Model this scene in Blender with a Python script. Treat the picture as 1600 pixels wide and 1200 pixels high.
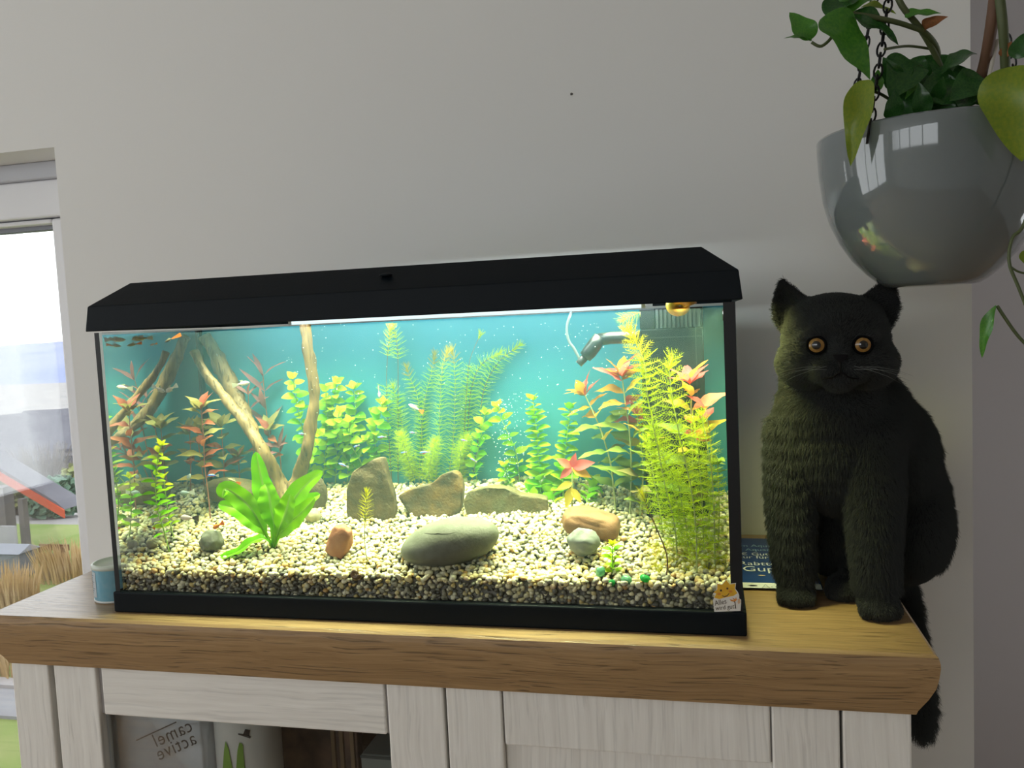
import bpy, bmesh, math, random
import numpy as np
from mathutils import Vector, Matrix, noise as mnoise

# ------------------------------------------------------------------ start, camera, light
for o in list(bpy.data.objects):
    bpy.data.objects.remove(o)
SC = bpy.context.scene
COL = SC.collection
random.seed(7)
RNG = np.random.default_rng(11)

CAM = np.array([0.7774, -0.9383, 0.3612])          # origin: front left bottom corner of the tank, z = 0 is the sideboard top
YAW, PIT, ROL, FPX = 0.2315, -0.0755, -0.0466, 1313.6
_f = np.array([-math.sin(YAW) * math.cos(PIT), math.cos(YAW) * math.cos(PIT), math.sin(PIT)])
_r = np.cross(_f, [0, 0, 1]); _r /= np.linalg.norm(_r)
_u = np.cross(_r, _f)
_r2 = math.cos(ROL) * _r + math.sin(ROL) * _u
_u2 = -math.sin(ROL) * _r + math.cos(ROL) * _u
cd = bpy.data.cameras.new('camera')
cam = bpy.data.objects.new('camera', cd); COL.objects.link(cam)
M = Matrix.Identity(4)
for i in range(3):
    M[i][0], M[i][1], M[i][2], M[i][3] = _r2[i], _u2[i], -_f[i], CAM[i]
cam.matrix_world = M
cd.sensor_fit = 'HORIZONTAL'; cd.sensor_width = 36.0
cd.lens = FPX / 1600.0 * 36.0
cd.clip_start = 0.02; cd.clip_end = 3000
SC.camera = cam

SKY = 3.5
world = bpy.data.worlds.new('overcast_sky'); SC.world = world
world.use_nodes = True
bg = world.node_tree.nodes['Background']
bg.inputs[0].default_value = (0.96, 0.98, 1.0, 1)
bg.inputs[1].default_value = SKY

def area(name, loc, rot, sx, sy, power, color=(1, 1, 1), portal=False, spread=math.pi):
    l = bpy.data.lights.new(name, 'AREA'); l.shape = 'RECTANGLE'; l.size = sx; l.size_y = sy
    l.energy = power; l.color = color; l.spread = spread
    if portal: l.cycles.is_portal = True
    o = bpy.data.objects.new(name, l); COL.objects.link(o)
    o.location = loc; o.rotation_euler = rot
    return o
PI = math.pi
# portals only steer the sampling of the sky through the room's windows
area('portal_window', (-0.94, 0.70, -0.12), (-PI / 2, 0, 0), 1.06, 1.74, 1, portal=True)
area('portal_front', (-1.35, -3.62, 0.97), (PI / 2, 0, 0), 3.9, 1.04, 1, portal=True)
area('portal_right', (3.52, 1.04, 0.25), (0, PI / 2, 0), 1.7, 0.84, 1, portal=True)
area('portal_left', (-3.62, -1.4, 0.30), (0, -PI / 2, 0), 1.9, 3.0, 1, portal=True)
# the aquarium's own tube lamp under its lid
LAMP_W = 6.2
area('aquarium_lamp', (0.430, 0.115, 0.3655), (0, 0, 0), 0.73, 0.16, LAMP_W, (0.95, 1.0, 0.62), spread=math.radians(84))
# added light aimed at the cat, tinted like glow through the plants
le = area('cat_fill_light', (0.790, 0.070, 0.3610), (0, 0, 0), 0.012, 0.09, 0.36, (1.0, 1.0, 0.32), spread=math.radians(104))
le.rotation_euler = Vector((0.36, 0.26, -0.88)).to_track_quat('-Z', 'Y').to_euler()

SC.view_settings.view_transform = 'Standard'
SC.view_settings.look = 'None'
SC.view_settings.gamma = 1.0
SC.view_settings.use_curve_mapping = False
SC.view_settings.exposure = 0.0
cy = SC.cycles
cy.use_denoising = True
try: cy.denoiser = 'OPENIMAGEDENOISE'
except Exception: pass
cy.max_bounces = 10; cy.diffuse_bounces = 4; cy.glossy_bounces = 4
cy.transmission_bounces = 6; cy.transparent_max_bounces = 48; cy.volume_bounces = 1
cy.caustics_reflective = False; cy.caustics_refractive = False
cy.sample_clamp_indirect = 6.0
cy.blur_glossy = 0.5

# ------------------------------------------------------------------ pixel helpers (a pixel of the photograph on a plane of the room)
def _ray(px, py):
    return FPX * _f + _r2 * (px - 800) - _u2 * (py - 600)
def on(px, py, ax, v):
    d = _ray(px, py); t = (v - CAM[ax]) / d[ax]
    return Vector(CAM + t * d)
def at(px, py, y): return on(px, py, 1, y)
def atz(px, py, z): return on(px, py, 2, z)
def scale_at(y):      # metres per photo pixel at depth y (middle of frame)
    return (y - CAM[1]) / FPX * 1.0

# ------------------------------------------------------------------ object helpers
def link(name, me, material=None, parent=None, smooth=False):
    o = bpy.data.objects.new(name, me); COL.objects.link(o)
    if material is not None:
        ms = material if isinstance(material, (list, tuple)) else [material]
        if len(me.materials) == 0:
            for m in ms: me.materials.append(m)
    if smooth:
        me.polygons.foreach_set('use_smooth', [True] * len(me.polygons))
    if parent is not None:
        o.parent = parent
        o.location = -parent_loc(parent)
    return o
def parent_loc(p):
    v = Vector(p.location)
    while p.parent is not None:
        p = p.parent; v = v + Vector(p.location)
    return v
def thing(name, loc, label, cat, group=None):
    o = bpy.data.objects.new(name, None); COL.objects.link(o)
    o.empty_display_size = 0.02
    o.location = loc
    return tag(o, label, cat, group)
def tag(o, label, cat, group=None, kind=None):
    o['label'] = label; o['category'] = cat
    if group: o['group'] = group
    if kind: o['kind'] = kind
    return o
def struct(o):
    o['kind'] = 'structure'; return o
def stuff(o):
    o['kind'] = 'stuff'; return o
def bevel(o, w=0.002, seg=2):
    m = o.modifiers.new('bevel', 'BEVEL'); m.width = w; m.segments = seg; m.limit_method = 'ANGLE'
    m.angle_limit = math.radians(40)
    return o

class MB:
    """collects verts / faces in world coordinates, links them as one mesh object"""
    def __init__(s): s.v = []; s.f = []; s.mi = []
    def add(s, verts, faces, mi=0):
        b = len(s.v); s.v.extend([tuple(v) for v in verts])
        s.f.extend([tuple(b + i for i in f) for f in faces]); s.mi.extend([mi] * len(faces)); return s
    def box(s, lo, hi, mi=0):
        x0, y0, z0 = lo; x1, y1, z1 = hi
        v = [(x0, y0, z0), (x1, y0, z0), (x1, y1, z0), (x0, y1, z0), (x0, y0, z1), (x1, y0, z1), (x1, y1, z1), (x0, y1, z1)]
        return s.add(v, [(0, 3, 2, 1), (4, 5, 6, 7), (0, 1, 5, 4), (1, 2, 6, 5), (2, 3, 7, 6), (3, 0, 4, 7)], mi)
    def tube(s, pts, rad, n=8, cap=True, mi=0, flat=1.0):
        pts = [Vector(p) for p in pts]
        if not hasattr(rad, '__len__'): rad = [rad] * len(pts)
        t0 = (pts[1] - pts[0]).normalized()
        a = t0.orthogonal().normalized()
        rings = []
        for i, p in enumerate(pts):
            t = (pts[min(i + 1, len(pts) - 1)] - pts[max(i - 1, 0)]).normalized()
            a = (a - t * a.dot(t)).normalized(); b = t.cross(a)
            rings.append([p + (a * math.cos(2 * PI * k / n) + b * flat * math.sin(2 * PI * k / n)) * rad[i] for k in range(n)])
        v = [q for r in rings for q in r]; f = []
        for i in range(len(rings) - 1):
            for k in range(n):
                f.append((i * n + k, i * n + (k + 1) % n, (i + 1) * n + (k + 1) % n, (i + 1) * n + k))
        if cap:
            f.append(tuple(reversed(range(n)))); f.append(tuple((len(rings) - 1) * n + k for k in range(n)))
        return s.add(v, f, mi)
    def lathe(s, c, prof, n=32, axis='z', mi=0, cap0=False, cap1=False):
        v = []; f = []
        for r, h in prof:
            for k in range(n):
                a = 2 * PI * k / n
                if axis == 'z': v.append((c[0] + r * math.cos(a), c[1] + r * math.sin(a), c[2] + h))
                elif axis == 'x': v.append((c[0] + h, c[1] + r * math.cos(a), c[2] + r * math.sin(a)))
                else: v.append((c[0] + r * math.sin(a), c[1] + h, c[2] + r * math.cos(a)))
        for i in range(len(prof) - 1):
            for k in range(n):
                f.append((i * n + k, i * n + (k + 1) % n, (i + 1) * n + (k + 1) % n, (i + 1) * n + k))
        if cap0: f.append(tuple(reversed(range(n))))
        if cap1: f.append(tuple((len(prof) - 1) * n + k for k in range(n)))
        return s.add(v, f, mi)
    def prism(s, poly, y0, y1, mi=0):
        """poly: list of (x, z); extruded along y"""
        n = len(poly)
        v = [(x, y0, z) for x, z in poly] + [(x, y1, z) for x, z in poly]
        f = [tuple(range(n)), tuple(reversed(range(n, 2 * n)))]
        f += [(k, k + n, (k + 1) % n + n, (k + 1) % n) for k in range(n)]
        return s.add(v, f, mi)
    def mesh(s, name):
        me = bpy.data.meshes.new(name); me.from_pydata(s.v, [], s.f)
        if any(s.mi): me.polygons.foreach_set('material_index', s.mi)
        me.update(); return me
    def build(s, name, material=None, parent=None, smooth=False):
        me = s.mesh(name)
        bm = bmesh.new(); bm.from_mesh(me); bmesh.ops.recalc_face_normals(bm, faces=bm.faces); bm.to_mesh(me); bm.free()
        return link(name, me, material, parent, smooth)

def shade_auto(o, ang=40):
    me = o.data
    me.polygons.foreach_set('use_smooth', [True] * len(me.polygons))
    try: me.set_sharp_from_angle(angle=math.radians(ang))
    except Exception: pass
    return o

def np_mesh(name, V, F):
    """fast mesh from numpy arrays: V (n,3), F (m,k) with one k"""
    me = bpy.data.meshes.new(name)
    V = np.asarray(V, np.float32); F = np.asarray(F, np.int32)
    k = F.shape[1]
    me.vertices.add(len(V)); me.vertices.foreach_set('co', V.ravel())
    me.loops.add(F.size); me.loops.foreach_set('vertex_index', F.ravel())
    me.polygons.add(len(F))
    me.polygons.foreach_set('loop_start', np.arange(0, F.size, k, dtype=np.int32))
    me.update(calc_edges=True); me.validate()
    return me

# ------------------------------------------------------------------ materials
def srgb(r, g, b):
    def c(x):
        x /= 255.0
        return x / 12.92 if x <= 0.04045 else ((x + 0.055) / 1.055) ** 2.4
    return (c(r), c(g), c(b), 1)
def _new(name):
    m = bpy.data.materials.new(name); m.use_nodes = True
    return m, m.node_tree.nodes, m.node_tree.links
def mat(name, col, rough=0.5, spec=0.5, metal=0.0, var=None, vscale=20, bump=0.0, bscale=80, stretch=(1, 1, 1), transl=None, rnd=0.0, coat=0.0):
    """principled; var = second colour mixed in by noise, transl = translucent share, rnd = per object brightness change"""
    m, N, L = _new(name)
    p = N['Principled BSDF']
    c = col if len(col) == 4 else (*col, 1)
    p.inputs['Base Color'].default_value = c
    p.inputs['Roughness'].default_value = rough
    p.inputs['Metallic'].default_value = metal
    p.inputs['Specular IOR Level'].default_value = spec
    p.inputs['Coat Weight'].default_value = coat
    tc = N.new('ShaderNodeTexCoord'); mp = N.new('ShaderNodeMapping')
    mp.inputs['Scale'].default_value = stretch
    L.new(tc.outputs['Object'], mp.inputs['Vector'])
    out = None
    if var is not None:
        n = N.new('ShaderNodeTexNoise'); n.inputs['Scale'].default_value = vscale; n.inputs['Detail'].default_value = 5
        L.new(mp.outputs[0], n.inputs['Vector'])
        cr = N.new('ShaderNodeValToRGB'); cr.color_ramp.elements[0].position = 0.35; cr.color_ramp.elements[1].position = 0.65
        cr.color_ramp.elements[0].color = c; cr.color_ramp.elements[1].color = var if len(var) == 4 else (*var, 1)
        L.new(n.outputs['Fac'], cr.inputs[0]); out = cr.outputs[0]
    if rnd > 0:
        oi = N.new('ShaderNodeObjectInfo'); hs = N.new('ShaderNodeHueSaturation')
        mr = N.new('ShaderNodeMapRange'); mr.inputs[3].default_value = 1 - rnd; mr.inputs[4].default_value = 1 + rnd
        L.new(oi.outputs['Random'], mr.inputs[0]); L.new(mr.outputs[0], hs.inputs['Value'])
        mh = N.new('ShaderNodeMapRange'); mh.inputs[3].default_value = 0.5 - rnd * 0.08; mh.inputs[4].default_value = 0.5 + rnd * 0.08
        L.new(oi.outputs['Random'], mh.inputs[0]); L.new(mh.outputs[0], hs.inputs['Hue'])
        if out is None: hs.inputs['Color'].default_value = c
        else: L.new(out, hs.inputs['Color'])
        out = hs.outputs[0]
    if out is not None: L.new(out, p.inputs['Base Color'])
    if bump > 0:
        n2 = N.new('ShaderNodeTexNoise'); n2.inputs['Scale'].default_value = bscale; n2.inputs['Detail'].default_value = 4
        L.new(mp.outputs[0], n2.inputs['Vector'])
        b = N.new('ShaderNodeBump'); b.inputs['Strength'].default_value = bump; b.inputs['Distance'].default_value = 0.002
        L.new(n2.outputs['Fac'], b.inputs['Height']); L.new(b.outputs[0], p.inputs['Normal'])
    if transl:
        t = N.new('ShaderNodeBsdfTranslucent'); mx = N.new('ShaderNodeMixShader'); mx.inputs[0].default_value = transl
        if out is not None: L.new(out, t.inputs[0])
        else: t.inputs[0].default_value = c
        L.new(p.outputs[0], mx.inputs[1]); L.new(t.outputs[0], mx.inputs[2])
        L.new(mx.outputs[0], N['Material Output'].inputs['Surface'])
    return m

def wood(name, base, dark, axis=0, fine=70.0, contrast=0.5, bump=0.35, rough=0.55, pores=0.5, along=2.2, knots=True):
    """grain runs along one local axis: long streaks, pores and a few wavy cathedral lines"""
    m, N, L = _new(name)
    p = N['Principled BSDF']; p.inputs['Roughness'].default_value = rough
    p.inputs['Specular IOR Level'].default_value = 0.35
    tc = N.new('ShaderNodeTexCoord'); mp = N.new('ShaderNodeMapping')
    sc = [fine, fine, fine]; sc[axis] = along
    mp.inputs['Scale'].default_value = sc
    oi = N.new('ShaderNodeObjectInfo'); vm = N.new('ShaderNodeVectorMath'); vm.operation = 'ADD'
    ml = N.new('ShaderNodeMath'); ml.operation = 'MULTIPLY'; ml.inputs[1].default_value = 7.0
    L.new(oi.outputs['Random'], ml.inputs[0])
    # a slow warp so that lines bend
    n0 = N.new('ShaderNodeTexNoise'); n0.inputs['Scale'].default_value = 6.0; n0.inputs['Detail'].default_value = 2
    L.new(tc.outputs['Object'], n0.inputs['Vector'])
    wv = N.new('ShaderNodeVectorMath'); wv.operation = 'SCALE'; wv.inputs['Scale'].default_value = 0.02
    L.new(n0.outputs['Color'], wv.inputs[0])
    L.new(tc.outputs['Object'], vm.inputs[0]); L.new(wv.outputs[0], vm.inputs[1])
    v2 = N.new('ShaderNodeVectorMath'); v2.operation = 'ADD'
    L.new(vm.outputs[0], v2.inputs[0]); L.new(ml.outputs[0], v2.inputs[1])
    L.new(v2.outputs[0], mp.inputs['Vector'])
    n1 = N.new('ShaderNodeTexNoise'); n1.inputs['Scale'].default_value = 1.0; n1.inputs['Detail'].default_value = 6; n1.inputs['Roughness'].default_value = 0.6
    L.new(mp.outputs[0], n1.inputs['Vector'])
    cr = N.new('ShaderNodeValToRGB')
    cr.color_ramp.elements[0].position = 0.5 - contrast * 0.35; cr.color_ramp.elements[1].position = 0.5 + contrast * 0.25
    cr.color_ramp.elements[0].color = dark; cr.color_ramp.elements[1].color = base
    L.new(n1.outputs['Fac'], cr.inputs[0])
    # dark open pores
    mp2 = N.new('ShaderNodeMapping'); s2 = [fine * 1.5, fine * 1.5, fine * 1.5]; s2[axis] = along * 1.6
    mp2.inputs['Scale'].default_value = s2
    L.new(v2.outputs[0], mp2.inputs['Vector'])
    n2 = N.new('ShaderNodeTexNoise'); n2.inputs['Scale'].default_value = 1.0; n2.inputs['Detail'].default_value = 2
    L.new(mp2.outputs[0], n2.inputs['Vector'])
    c2 = N.new('ShaderNodeValToRGB'); c2.color_ramp.elements[0].position = 0.32; c2.color_ramp.elements[1].position = 0.44
    c2.color_ramp.elements[0].color = (1 - pores, 1 - pores, 1 - pores, 1); c2.color_ramp.elements[1].color = (1, 1, 1, 1)
    L.new(n2.outputs['Fac'], c2.inputs[0])
    mx = N.new('ShaderNodeMix'); mx.data_type = 'RGBA'; mx.blend_type = 'MULTIPLY'; mx.inputs[0].default_value = 1.0
    L.new(cr.outputs[0], mx.inputs[6]); L.new(c2.outputs[0], mx.inputs[7])
    L.new(mx.outputs[2], p.inputs['Base Color'])
    b = N.new('ShaderNodeBump'); b.inputs['Strength'].default_value = bump; b.inputs['Distance'].default_value = 0.0015
    ad = N.new('ShaderNodeMath'); ad.operation = 'ADD'
    L.new(n1.outputs['Fac'], ad.inputs[0]); L.new(c2.outputs[0], ad.inputs[1])
    L.new(ad.outputs[0], b.inputs['Height']); L.new(b.outputs[0], p.inputs['Normal'])
    return m

def glass(name, tint=(1, 1, 1), gloss=1.0):
    m, N, L = _new(name)
    N.remove(N['Principled BSDF'])
    t = N.new('ShaderNodeBsdfTransparent'); t.inputs[0].default_value = (*tint, 1)
    g = N.new('ShaderNodeBsdfGlossy'); g.inputs['Roughness'].default_value = 0.02
    fr = N.new('ShaderNodeFresnel'); fr.inputs[0].default_value = 1.45
    mu = N.new('ShaderNodeMath'); mu.operation = 'MULTIPLY'; mu.inputs[1].default_value = gloss
    L.new(fr.outputs[0], mu.inputs[0])
    mx = N.new('ShaderNodeMixShader')
    L.new(mu.outputs[0], mx.inputs[0]); L.new(t.outputs[0], mx.inputs[1]); L.new(g.outputs[0], mx.inputs[2])
    L.new(mx.outputs[0], N['Material Output'].inputs['Surface'])
    return m
def emit(name, col, s):
    m, N, L = _new(name); N.remove(N['Principled BSDF'])
    e = N.new('ShaderNodeEmission'); e.inputs[0].default_value = (*col, 1); e.inputs[1].default_value = s
    L.new(e.outputs[0], N['Material Output'].inputs['Surface']); return m
# ------------------------------------------------------------------ room shell
WALL_Y = 0.45
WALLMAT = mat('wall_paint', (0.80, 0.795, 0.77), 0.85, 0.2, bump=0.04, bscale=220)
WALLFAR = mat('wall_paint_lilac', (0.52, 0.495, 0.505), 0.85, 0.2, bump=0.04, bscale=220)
CEIL = mat('ceiling_paint', (0.86, 0.86, 0.85), 0.9, 0.2)
FLOORM = wood('floor_oak', (0.42, 0.27, 0.15, 1), (0.28, 0.17, 0.09, 1), axis=0, fine=40, along=1.5)
WHITEFR = mat('white_pvc', (0.78, 0.78, 0.80), 0.35)
GREYSEAL = mat('grey_seal', (0.22, 0.23, 0.26), 0.6)

XE = 1.163            # where the back wall ends
WX0, WX1, WZ0, WZ1 = -1.47, -0.419, -0.99, 0.7285
b = MB()
b.box((-3.6, WALL_Y, -1.0), (WX0, 0.70, 1.55)); b.box((WX1, WALL_Y, -1.0), (XE, 0.70, 1.55)); b.box((WX0, WALL_Y, WZ1), (WX1, 0.70, 1.55)); b.box((WX0, WALL_Y, -1.0), (WX1, 0.70, WZ0))
struct(b.build('wall_back', WALLMAT))
struct(MB().box((XE - 0.12, 0.70, -1.0), (XE, 1.50, 1.55)).build('wall_return', WALLMAT))
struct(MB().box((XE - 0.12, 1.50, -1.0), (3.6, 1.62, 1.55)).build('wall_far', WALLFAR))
struct(MB().box((3.5, -3.6, -1.0), (3.6, 0.62, 1.55)).box((3.5, 1.46, -1.0), (3.6, 1.50, 1.55)).box((3.5, 0.62, -1.0), (3.6, 1.46, -0.6)).box((3.5, 0.62, 1.1), (3.6, 1.46, 1.55)).build('wall_right', WALLMAT))
b = MB()
b.box((-3.7, -3.6, -1.0), (-3.6, -2.9, 1.55)); b.box((-3.7, 0.1, -1.0), (-3.6, 0.7, 1.55)); b.box((-3.7, -2.9, -1.0), (-3.6, 0.1, -0.65)); b.box((-3.7, -2.9, 1.25), (-3.6, 0.1, 1.55))
struct(b.build('wall_left', WALLMAT))
b = MB()
b.box((-3.7, -3.7, -1.0), (-3.3, -3.6, 1.55)); b.box((0.6, -3.7, -1.0), (3.6, -3.6, 1.55)); b.box((-3.3, -3.7, -1.0), (0.6, -3.6, 0.45)); b.box((-3.3, -3.7, 1.49), (0.6, -3.6, 1.55))
struct(b.build('wall_front', WALLMAT))
struct(MB().box((-3.7, -3.7, -1.1), (3.6, 0.45, -1.0)).box((XE, 0.45, -1.1), (3.6, 1.6, -1.0)).build('floor', FLOORM))
struct(MB().box((-3.7, -3.7, 1.55), (3.6, 1.62, 1.65)).build('ceiling', CEIL))

WGLASS = glass('window_glass', (0.97, 0.98, 0.98), 0.4)
def simple_window(n, lo, hi, axis, nb):
    """frame with glazing bars set in the opening lo..hi (a box); axis is the thin one"""
    fr = MB(); w = 0.05
    a = 1 - axis if axis < 2 else 0
    def bar(u0, u1, z0, z1):
        l = [0, 0, z0]; h = [0, 0, z1]
        l[a], h[a] = u0, u1; l[axis], h[axis] = lo[axis], hi[axis]
        fr.box(l, h)
    bar(lo[a], hi[a], lo[2], lo[2] + w); bar(lo[a], hi[a], hi[2] - w, hi[2])
    for k in range(nb + 1):
        u = lo[a] + (hi[a] - lo[a] - w) * k / nb
        bar(u, u + w, lo[2] + w, hi[2] - w)
    r = bpy.data.objects.new('window_%d' % n, None); COL.objects.link(r); r.location = lo; struct(r)
    fr.build('frame', WHITEFR, r)
    l = list(lo); h = list(hi); mid = (lo[axis] + hi[axis]) / 2
    l[axis], h[axis] = mid - 0.004, mid + 0.004
    MB().box(l, h).build('glass_pane', WGLASS, r)
    return r
simple_window(2, (-3.3, -3.67, 0.45), (0.6, -3.61, 1.49), 1, 4)
simple_window(4, (3.53, 0.62, -0.6), (3.59, 1.46, 1.1), 0, 1)  # unseen window, added to brighten the far wall
simple_window(3, (-3.67, -2.9, -0.65), (-3.61, 0.1, 1.25), 0, 3)

# the tall window left of the aquarium
w1 = bpy.data.objects.new('window_1', None); COL.objects.link(w1); w1.location = (WX0, 0.55, WZ0); struct(w1)
zb = at(60, 279, 0.545).z; zf = at(60, 341, 0.56).z; zg = at(60, 351, 0.58).z
bevel(MB().box((WX0, 0.545, zb), (WX1, 0.69, WZ1)).build('blind_box', mat('blind_box_grey', (0.50, 0.51, 0.55), 0.5), w1), 0.003)
xg = at(97, 480, 0.585).x
XR = xg + 0.055
b = MB()
b.box((WX0, 0.56, WZ0), (WX0 + 0.06, 0.64, zb)); b.box((XR, 0.56, WZ0), (WX1, 0.64, zb))
b.box((WX0 + 0.06, 0.56, zf + 0.002), (XR, 0.64, zb)); b.box((WX0 + 0.06, 0.56, WZ0), (XR, 0.64, WZ0 + 0.06))
bevel(b.build('frame', WHITEFR, w1), 0.004)
b = MB()
b.box((WX0 + 0.061, 0.575, WZ0 + 0.06), (WX0 + 0.11, 0.63, zf)); b.box((xg, 0.575, WZ0 + 0.06), (XR - 0.001, 0.63, zf))
b.box((WX0 + 0.11, 0.575, zg), (xg, 0.63, zf)); b.box((WX0 + 0.11, 0.575, WZ0 + 0.06), (xg, 0.63, WZ0 + 0.12))
bevel(b.build('sash', WHITEFR, w1), 0.005)
MB().box((WX0 + 0.11, 0.60, zg - 0.009), (xg - 0.0005, 0.625, zg)).build('seal', GREYSEAL, w1)
MB().box((WX0 + 0.11, 0.603, WZ0 + 0.12), (xg, 0.611, zg - 0.009)).build('glass_pane', WGLASS, w1)

# ------------------------------------------------------------------ outside
def omat(name, c, rough=0.8, spec=0.2, var=None, **k):
    e = 0.66
    return mat(name, tuple(x * e for x in c[:3]), rough, spec, var=None if var is None else tuple(x * e for x in var[:3]), **k)
LAWN = omat('lawn', (0.18, 0.28, 0.06), 0.9, 0.2, var=(0.27, 0.32, 0.11), vscale=1.4)
def ground_z(y):
    pts = [(0, -3.0), (12.6, -3.0), (16, -3.8), (24, -5.6), (40, -9.2), (60, -12), (140, -15.5), (300, -18), (400, -20)]
    for (a, za), (c, zc) in zip(pts, pts[1:]):
        if y <= c: return za + (zc - za) * (y - a) / (c - a)
    return -20
V = []; F = []
ys = [0.72, 3, 6, 9, 11, 12, 13, 14, 17, 20, 24, 32, 45, 60, 90, 140, 240, 400]
for j, y in enumerate(ys):
    for i in range(15):
        x = (-7 + i * 0.7) * (0.35 * y + 1.5) + 0.0
        V.append((x, y, ground_z(y) + 0.15 * mnoise.noise((x * 0.3, y * 0.3, 0)) * min(1, max(0, (y - 11) / 8))))
for j in range(len(ys) - 1):
    for i in range(14):
        F.append((j * 15 + i, j * 15 + i + 1, (j + 1) * 15 + i + 1, (j + 1) * 15 + i))
SLOPE = omat('winter_slope', (0.26, 0.255, 0.26), 0.95, 0.2, var=(0.36, 0.345, 0.33), vscale=0.25)
mb = MB().add(V, F); mb.mi = [0 if ys[k // 14] < 12 else 1 for k in range(len(F))]
g = mb.build('ground_outside', [LAWN, SLOPE], None, True); struct(g)
# distant wooded hill: a long ridge with a bumpy back
HILLM = omat('hazy_winter_woods', (0.27, 0.31, 0.47), 1.0, 0.0, var=(0.34, 0.37, 0.52), vscale=0.012, bump=0.0)  # bluish haze of distance is put into the colour of the woods
V = []; F = []
nx, ny = 60, 14
for j in range(ny):
    for i in range(nx):
        u = i / (nx - 1); v = j / (ny - 1)
        x = -1150 + 1500 * u; y = 300 + 420 * v
        top = 2.2 + 10 * mnoise.noise((u * 5, 1.3, 0)) + 2.0 * mnoise.noise((u * 30, 4.3, 0))
        z = -22 + (22 + top) * (1 - (1 - v) ** 2.2) + 2.2 * mnoise.noise((u * 40, v * 9, 2.0)) * (0.3 + v)
        V.append((x, y, z))
for j in range(ny - 1):
    for i in range(nx - 1):
        F.append((j * nx + i, j * nx + i + 1, (j + 1) * nx + i + 1, (j + 1) * nx + i))
struct(MB().add(V, F).build('hill', HILLM, None, True))

ROOFG = omat('slate_grey', (0.11, 0.11, 0.135), 0.8, 0.2, var=(0.15, 0.15, 0.175), vscale=0.9)
RENDER_ = omat('pale_render', (0.46, 0.45, 0.47), 0.9, 0.2)
CHIM = omat('chimney_grey', (0.16, 0.15, 0.18), 0.9, 0.2)
PANEM = omat('dark_window', (0.10, 0.11, 0.14), 0.2)
def house(c, w, d, wall_h, roof_h, rot, label, chim=True, win=3):
    """c: middle of the eaves line facing us"""
    t = thing('house', (c[0], c[1], c[2] - wall_h), label, 'house', 'houses in the valley')
    t.rotation_euler = (0, 0, rot)
    def mk(mb, name, m):
        me = mb.mesh(name); o = bpy.data.objects.new(name, me); COL.objects.link(o); me.materials.append(m); o.parent = t; return o
    mk(MB().box((-w / 2, 0, 0), (w / 2, d, wall_h)), 'wall', RENDER_)
    e = 0.5
    for s in (0, 1):
        y0, y1 = (-e, d / 2) if s == 0 else (d + e, d / 2)
        zl = wall_h - e * roof_h / (d / 2)
        v = [(-w / 2 - e, y0, zl), (w / 2 + e, y0, zl), (w / 2 + e, y1, wall_h + roof_h), (-w / 2 - e, y1, wall_h + roof_h)]
        v += [(x, y, z + 0.25) for x, y, z in v]
        mk(MB().add(v, [(0, 1, 2, 3), (7, 6, 5, 4), (0, 4, 5, 1), (1, 5, 6, 2), (2, 6, 7, 3), (3, 7, 4, 0)]), 'roof_slope', ROOFG)
    for x0, x1 in ((-w / 2, -w / 2 + 0.2), (w / 2 - 0.2, w / 2)):
        gb = MB().add([(x0, 0, wall_h), (x0, d, wall_h), (x0, d / 2, wall_h + roof_h), (x1, 0, wall_h), (x1, d, wall_h), (x1, d / 2, wall_h + roof_h)], [(0, 1, 2), (5, 4, 3), (0, 3, 4, 1), (1, 4, 5, 2), (2, 5, 3, 0)])
        mk(gb, 'gable', RENDER_)
    for k in range(win):
        x = -w / 2 + w * (k + 0.5) / win
        mk(MB().box((x - 0.5, -0.06, wall_h - 1.9), (x + 0.5, 0.02, wall_h - 0.8)), 'window', PANEM)
    if chim:
        mk(MB().box((1.9, d * 0.22, wall_h + roof_h * 0.2), (2.6, d * 0.22 + 0.7, wall_h + roof_h + 0.35)), 'chimney', CHIM)
        mk(MB().box((1.8, d * 0.22 - 0.1, wall_h + roof_h + 0.3), (2.7, d * 0.22 + 0.8, wall_h + roof_h + 0.45)), 'chimney_cap', RENDER_)
    return t
E_ = at(93, 714, 42); p = E_ - Vector((math.cos(.95), math.sin(.95), 0)) * 6.0
house(p, 11, 9, 4.5, 2.3, 0.95, 'grey slate roofed house with a tall chimney seen through the window')
p = at(105, 700, 70)
house(p, 16, 9, 4.5, 2.4, 0.25, 'pale farther house with a long grey roof behind the chimney house', False, 5)
p = at(66, 668, 95)
house(p, 7, 7, 4.0, 1.9, 0.3, 'small pale house farthest down the valley above the long roof', False, 2)

# garden shed with an orange edged roof
SHEDW = omat('shed_grey', (0.15, 0.14, 0.15), 0.8, 0.2, var=(0.20, 0.18, 0.17), vscale=6)
ORANGE = omat('orange_fascia', (0.50, 0.085, 0.035), 0.5)
YS = 10.0
a0, a1 = at(-60, 702, YS), at(101, 796, YS)
sh = thing('garden_shed', (a0.x, YS, -3.0), 'dark garden shed with a bright orange sloping roof edge beyond the window', 'shed')
th = 0.13
MB().prism([(a0.x, a0.z), (a1.x, a1.z), (a1.x, a1.z - th), (a0.x, a0.z - th)], YS - 0.03, YS).build('fascia', ORANGE, sh)
MB().prism([(a0.x, a0.z + 0.07), (a1.x - 0.15, a1.z + 0.12), (a1.x, a1.z), (a0.x, a0.z - 0.05)], YS, YS + 0.45).build('roof', ROOFG, sh)
q0 = at(16, 800, YS + 0.3)
MB().box((a0.x, YS + 0.2, -3.0), (q0.x, YS + 0.4, at(8, 760, YS + .3).z)).build('wall', SHEDW, sh)
q = at(52, 800, YS + 0.5)
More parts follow.
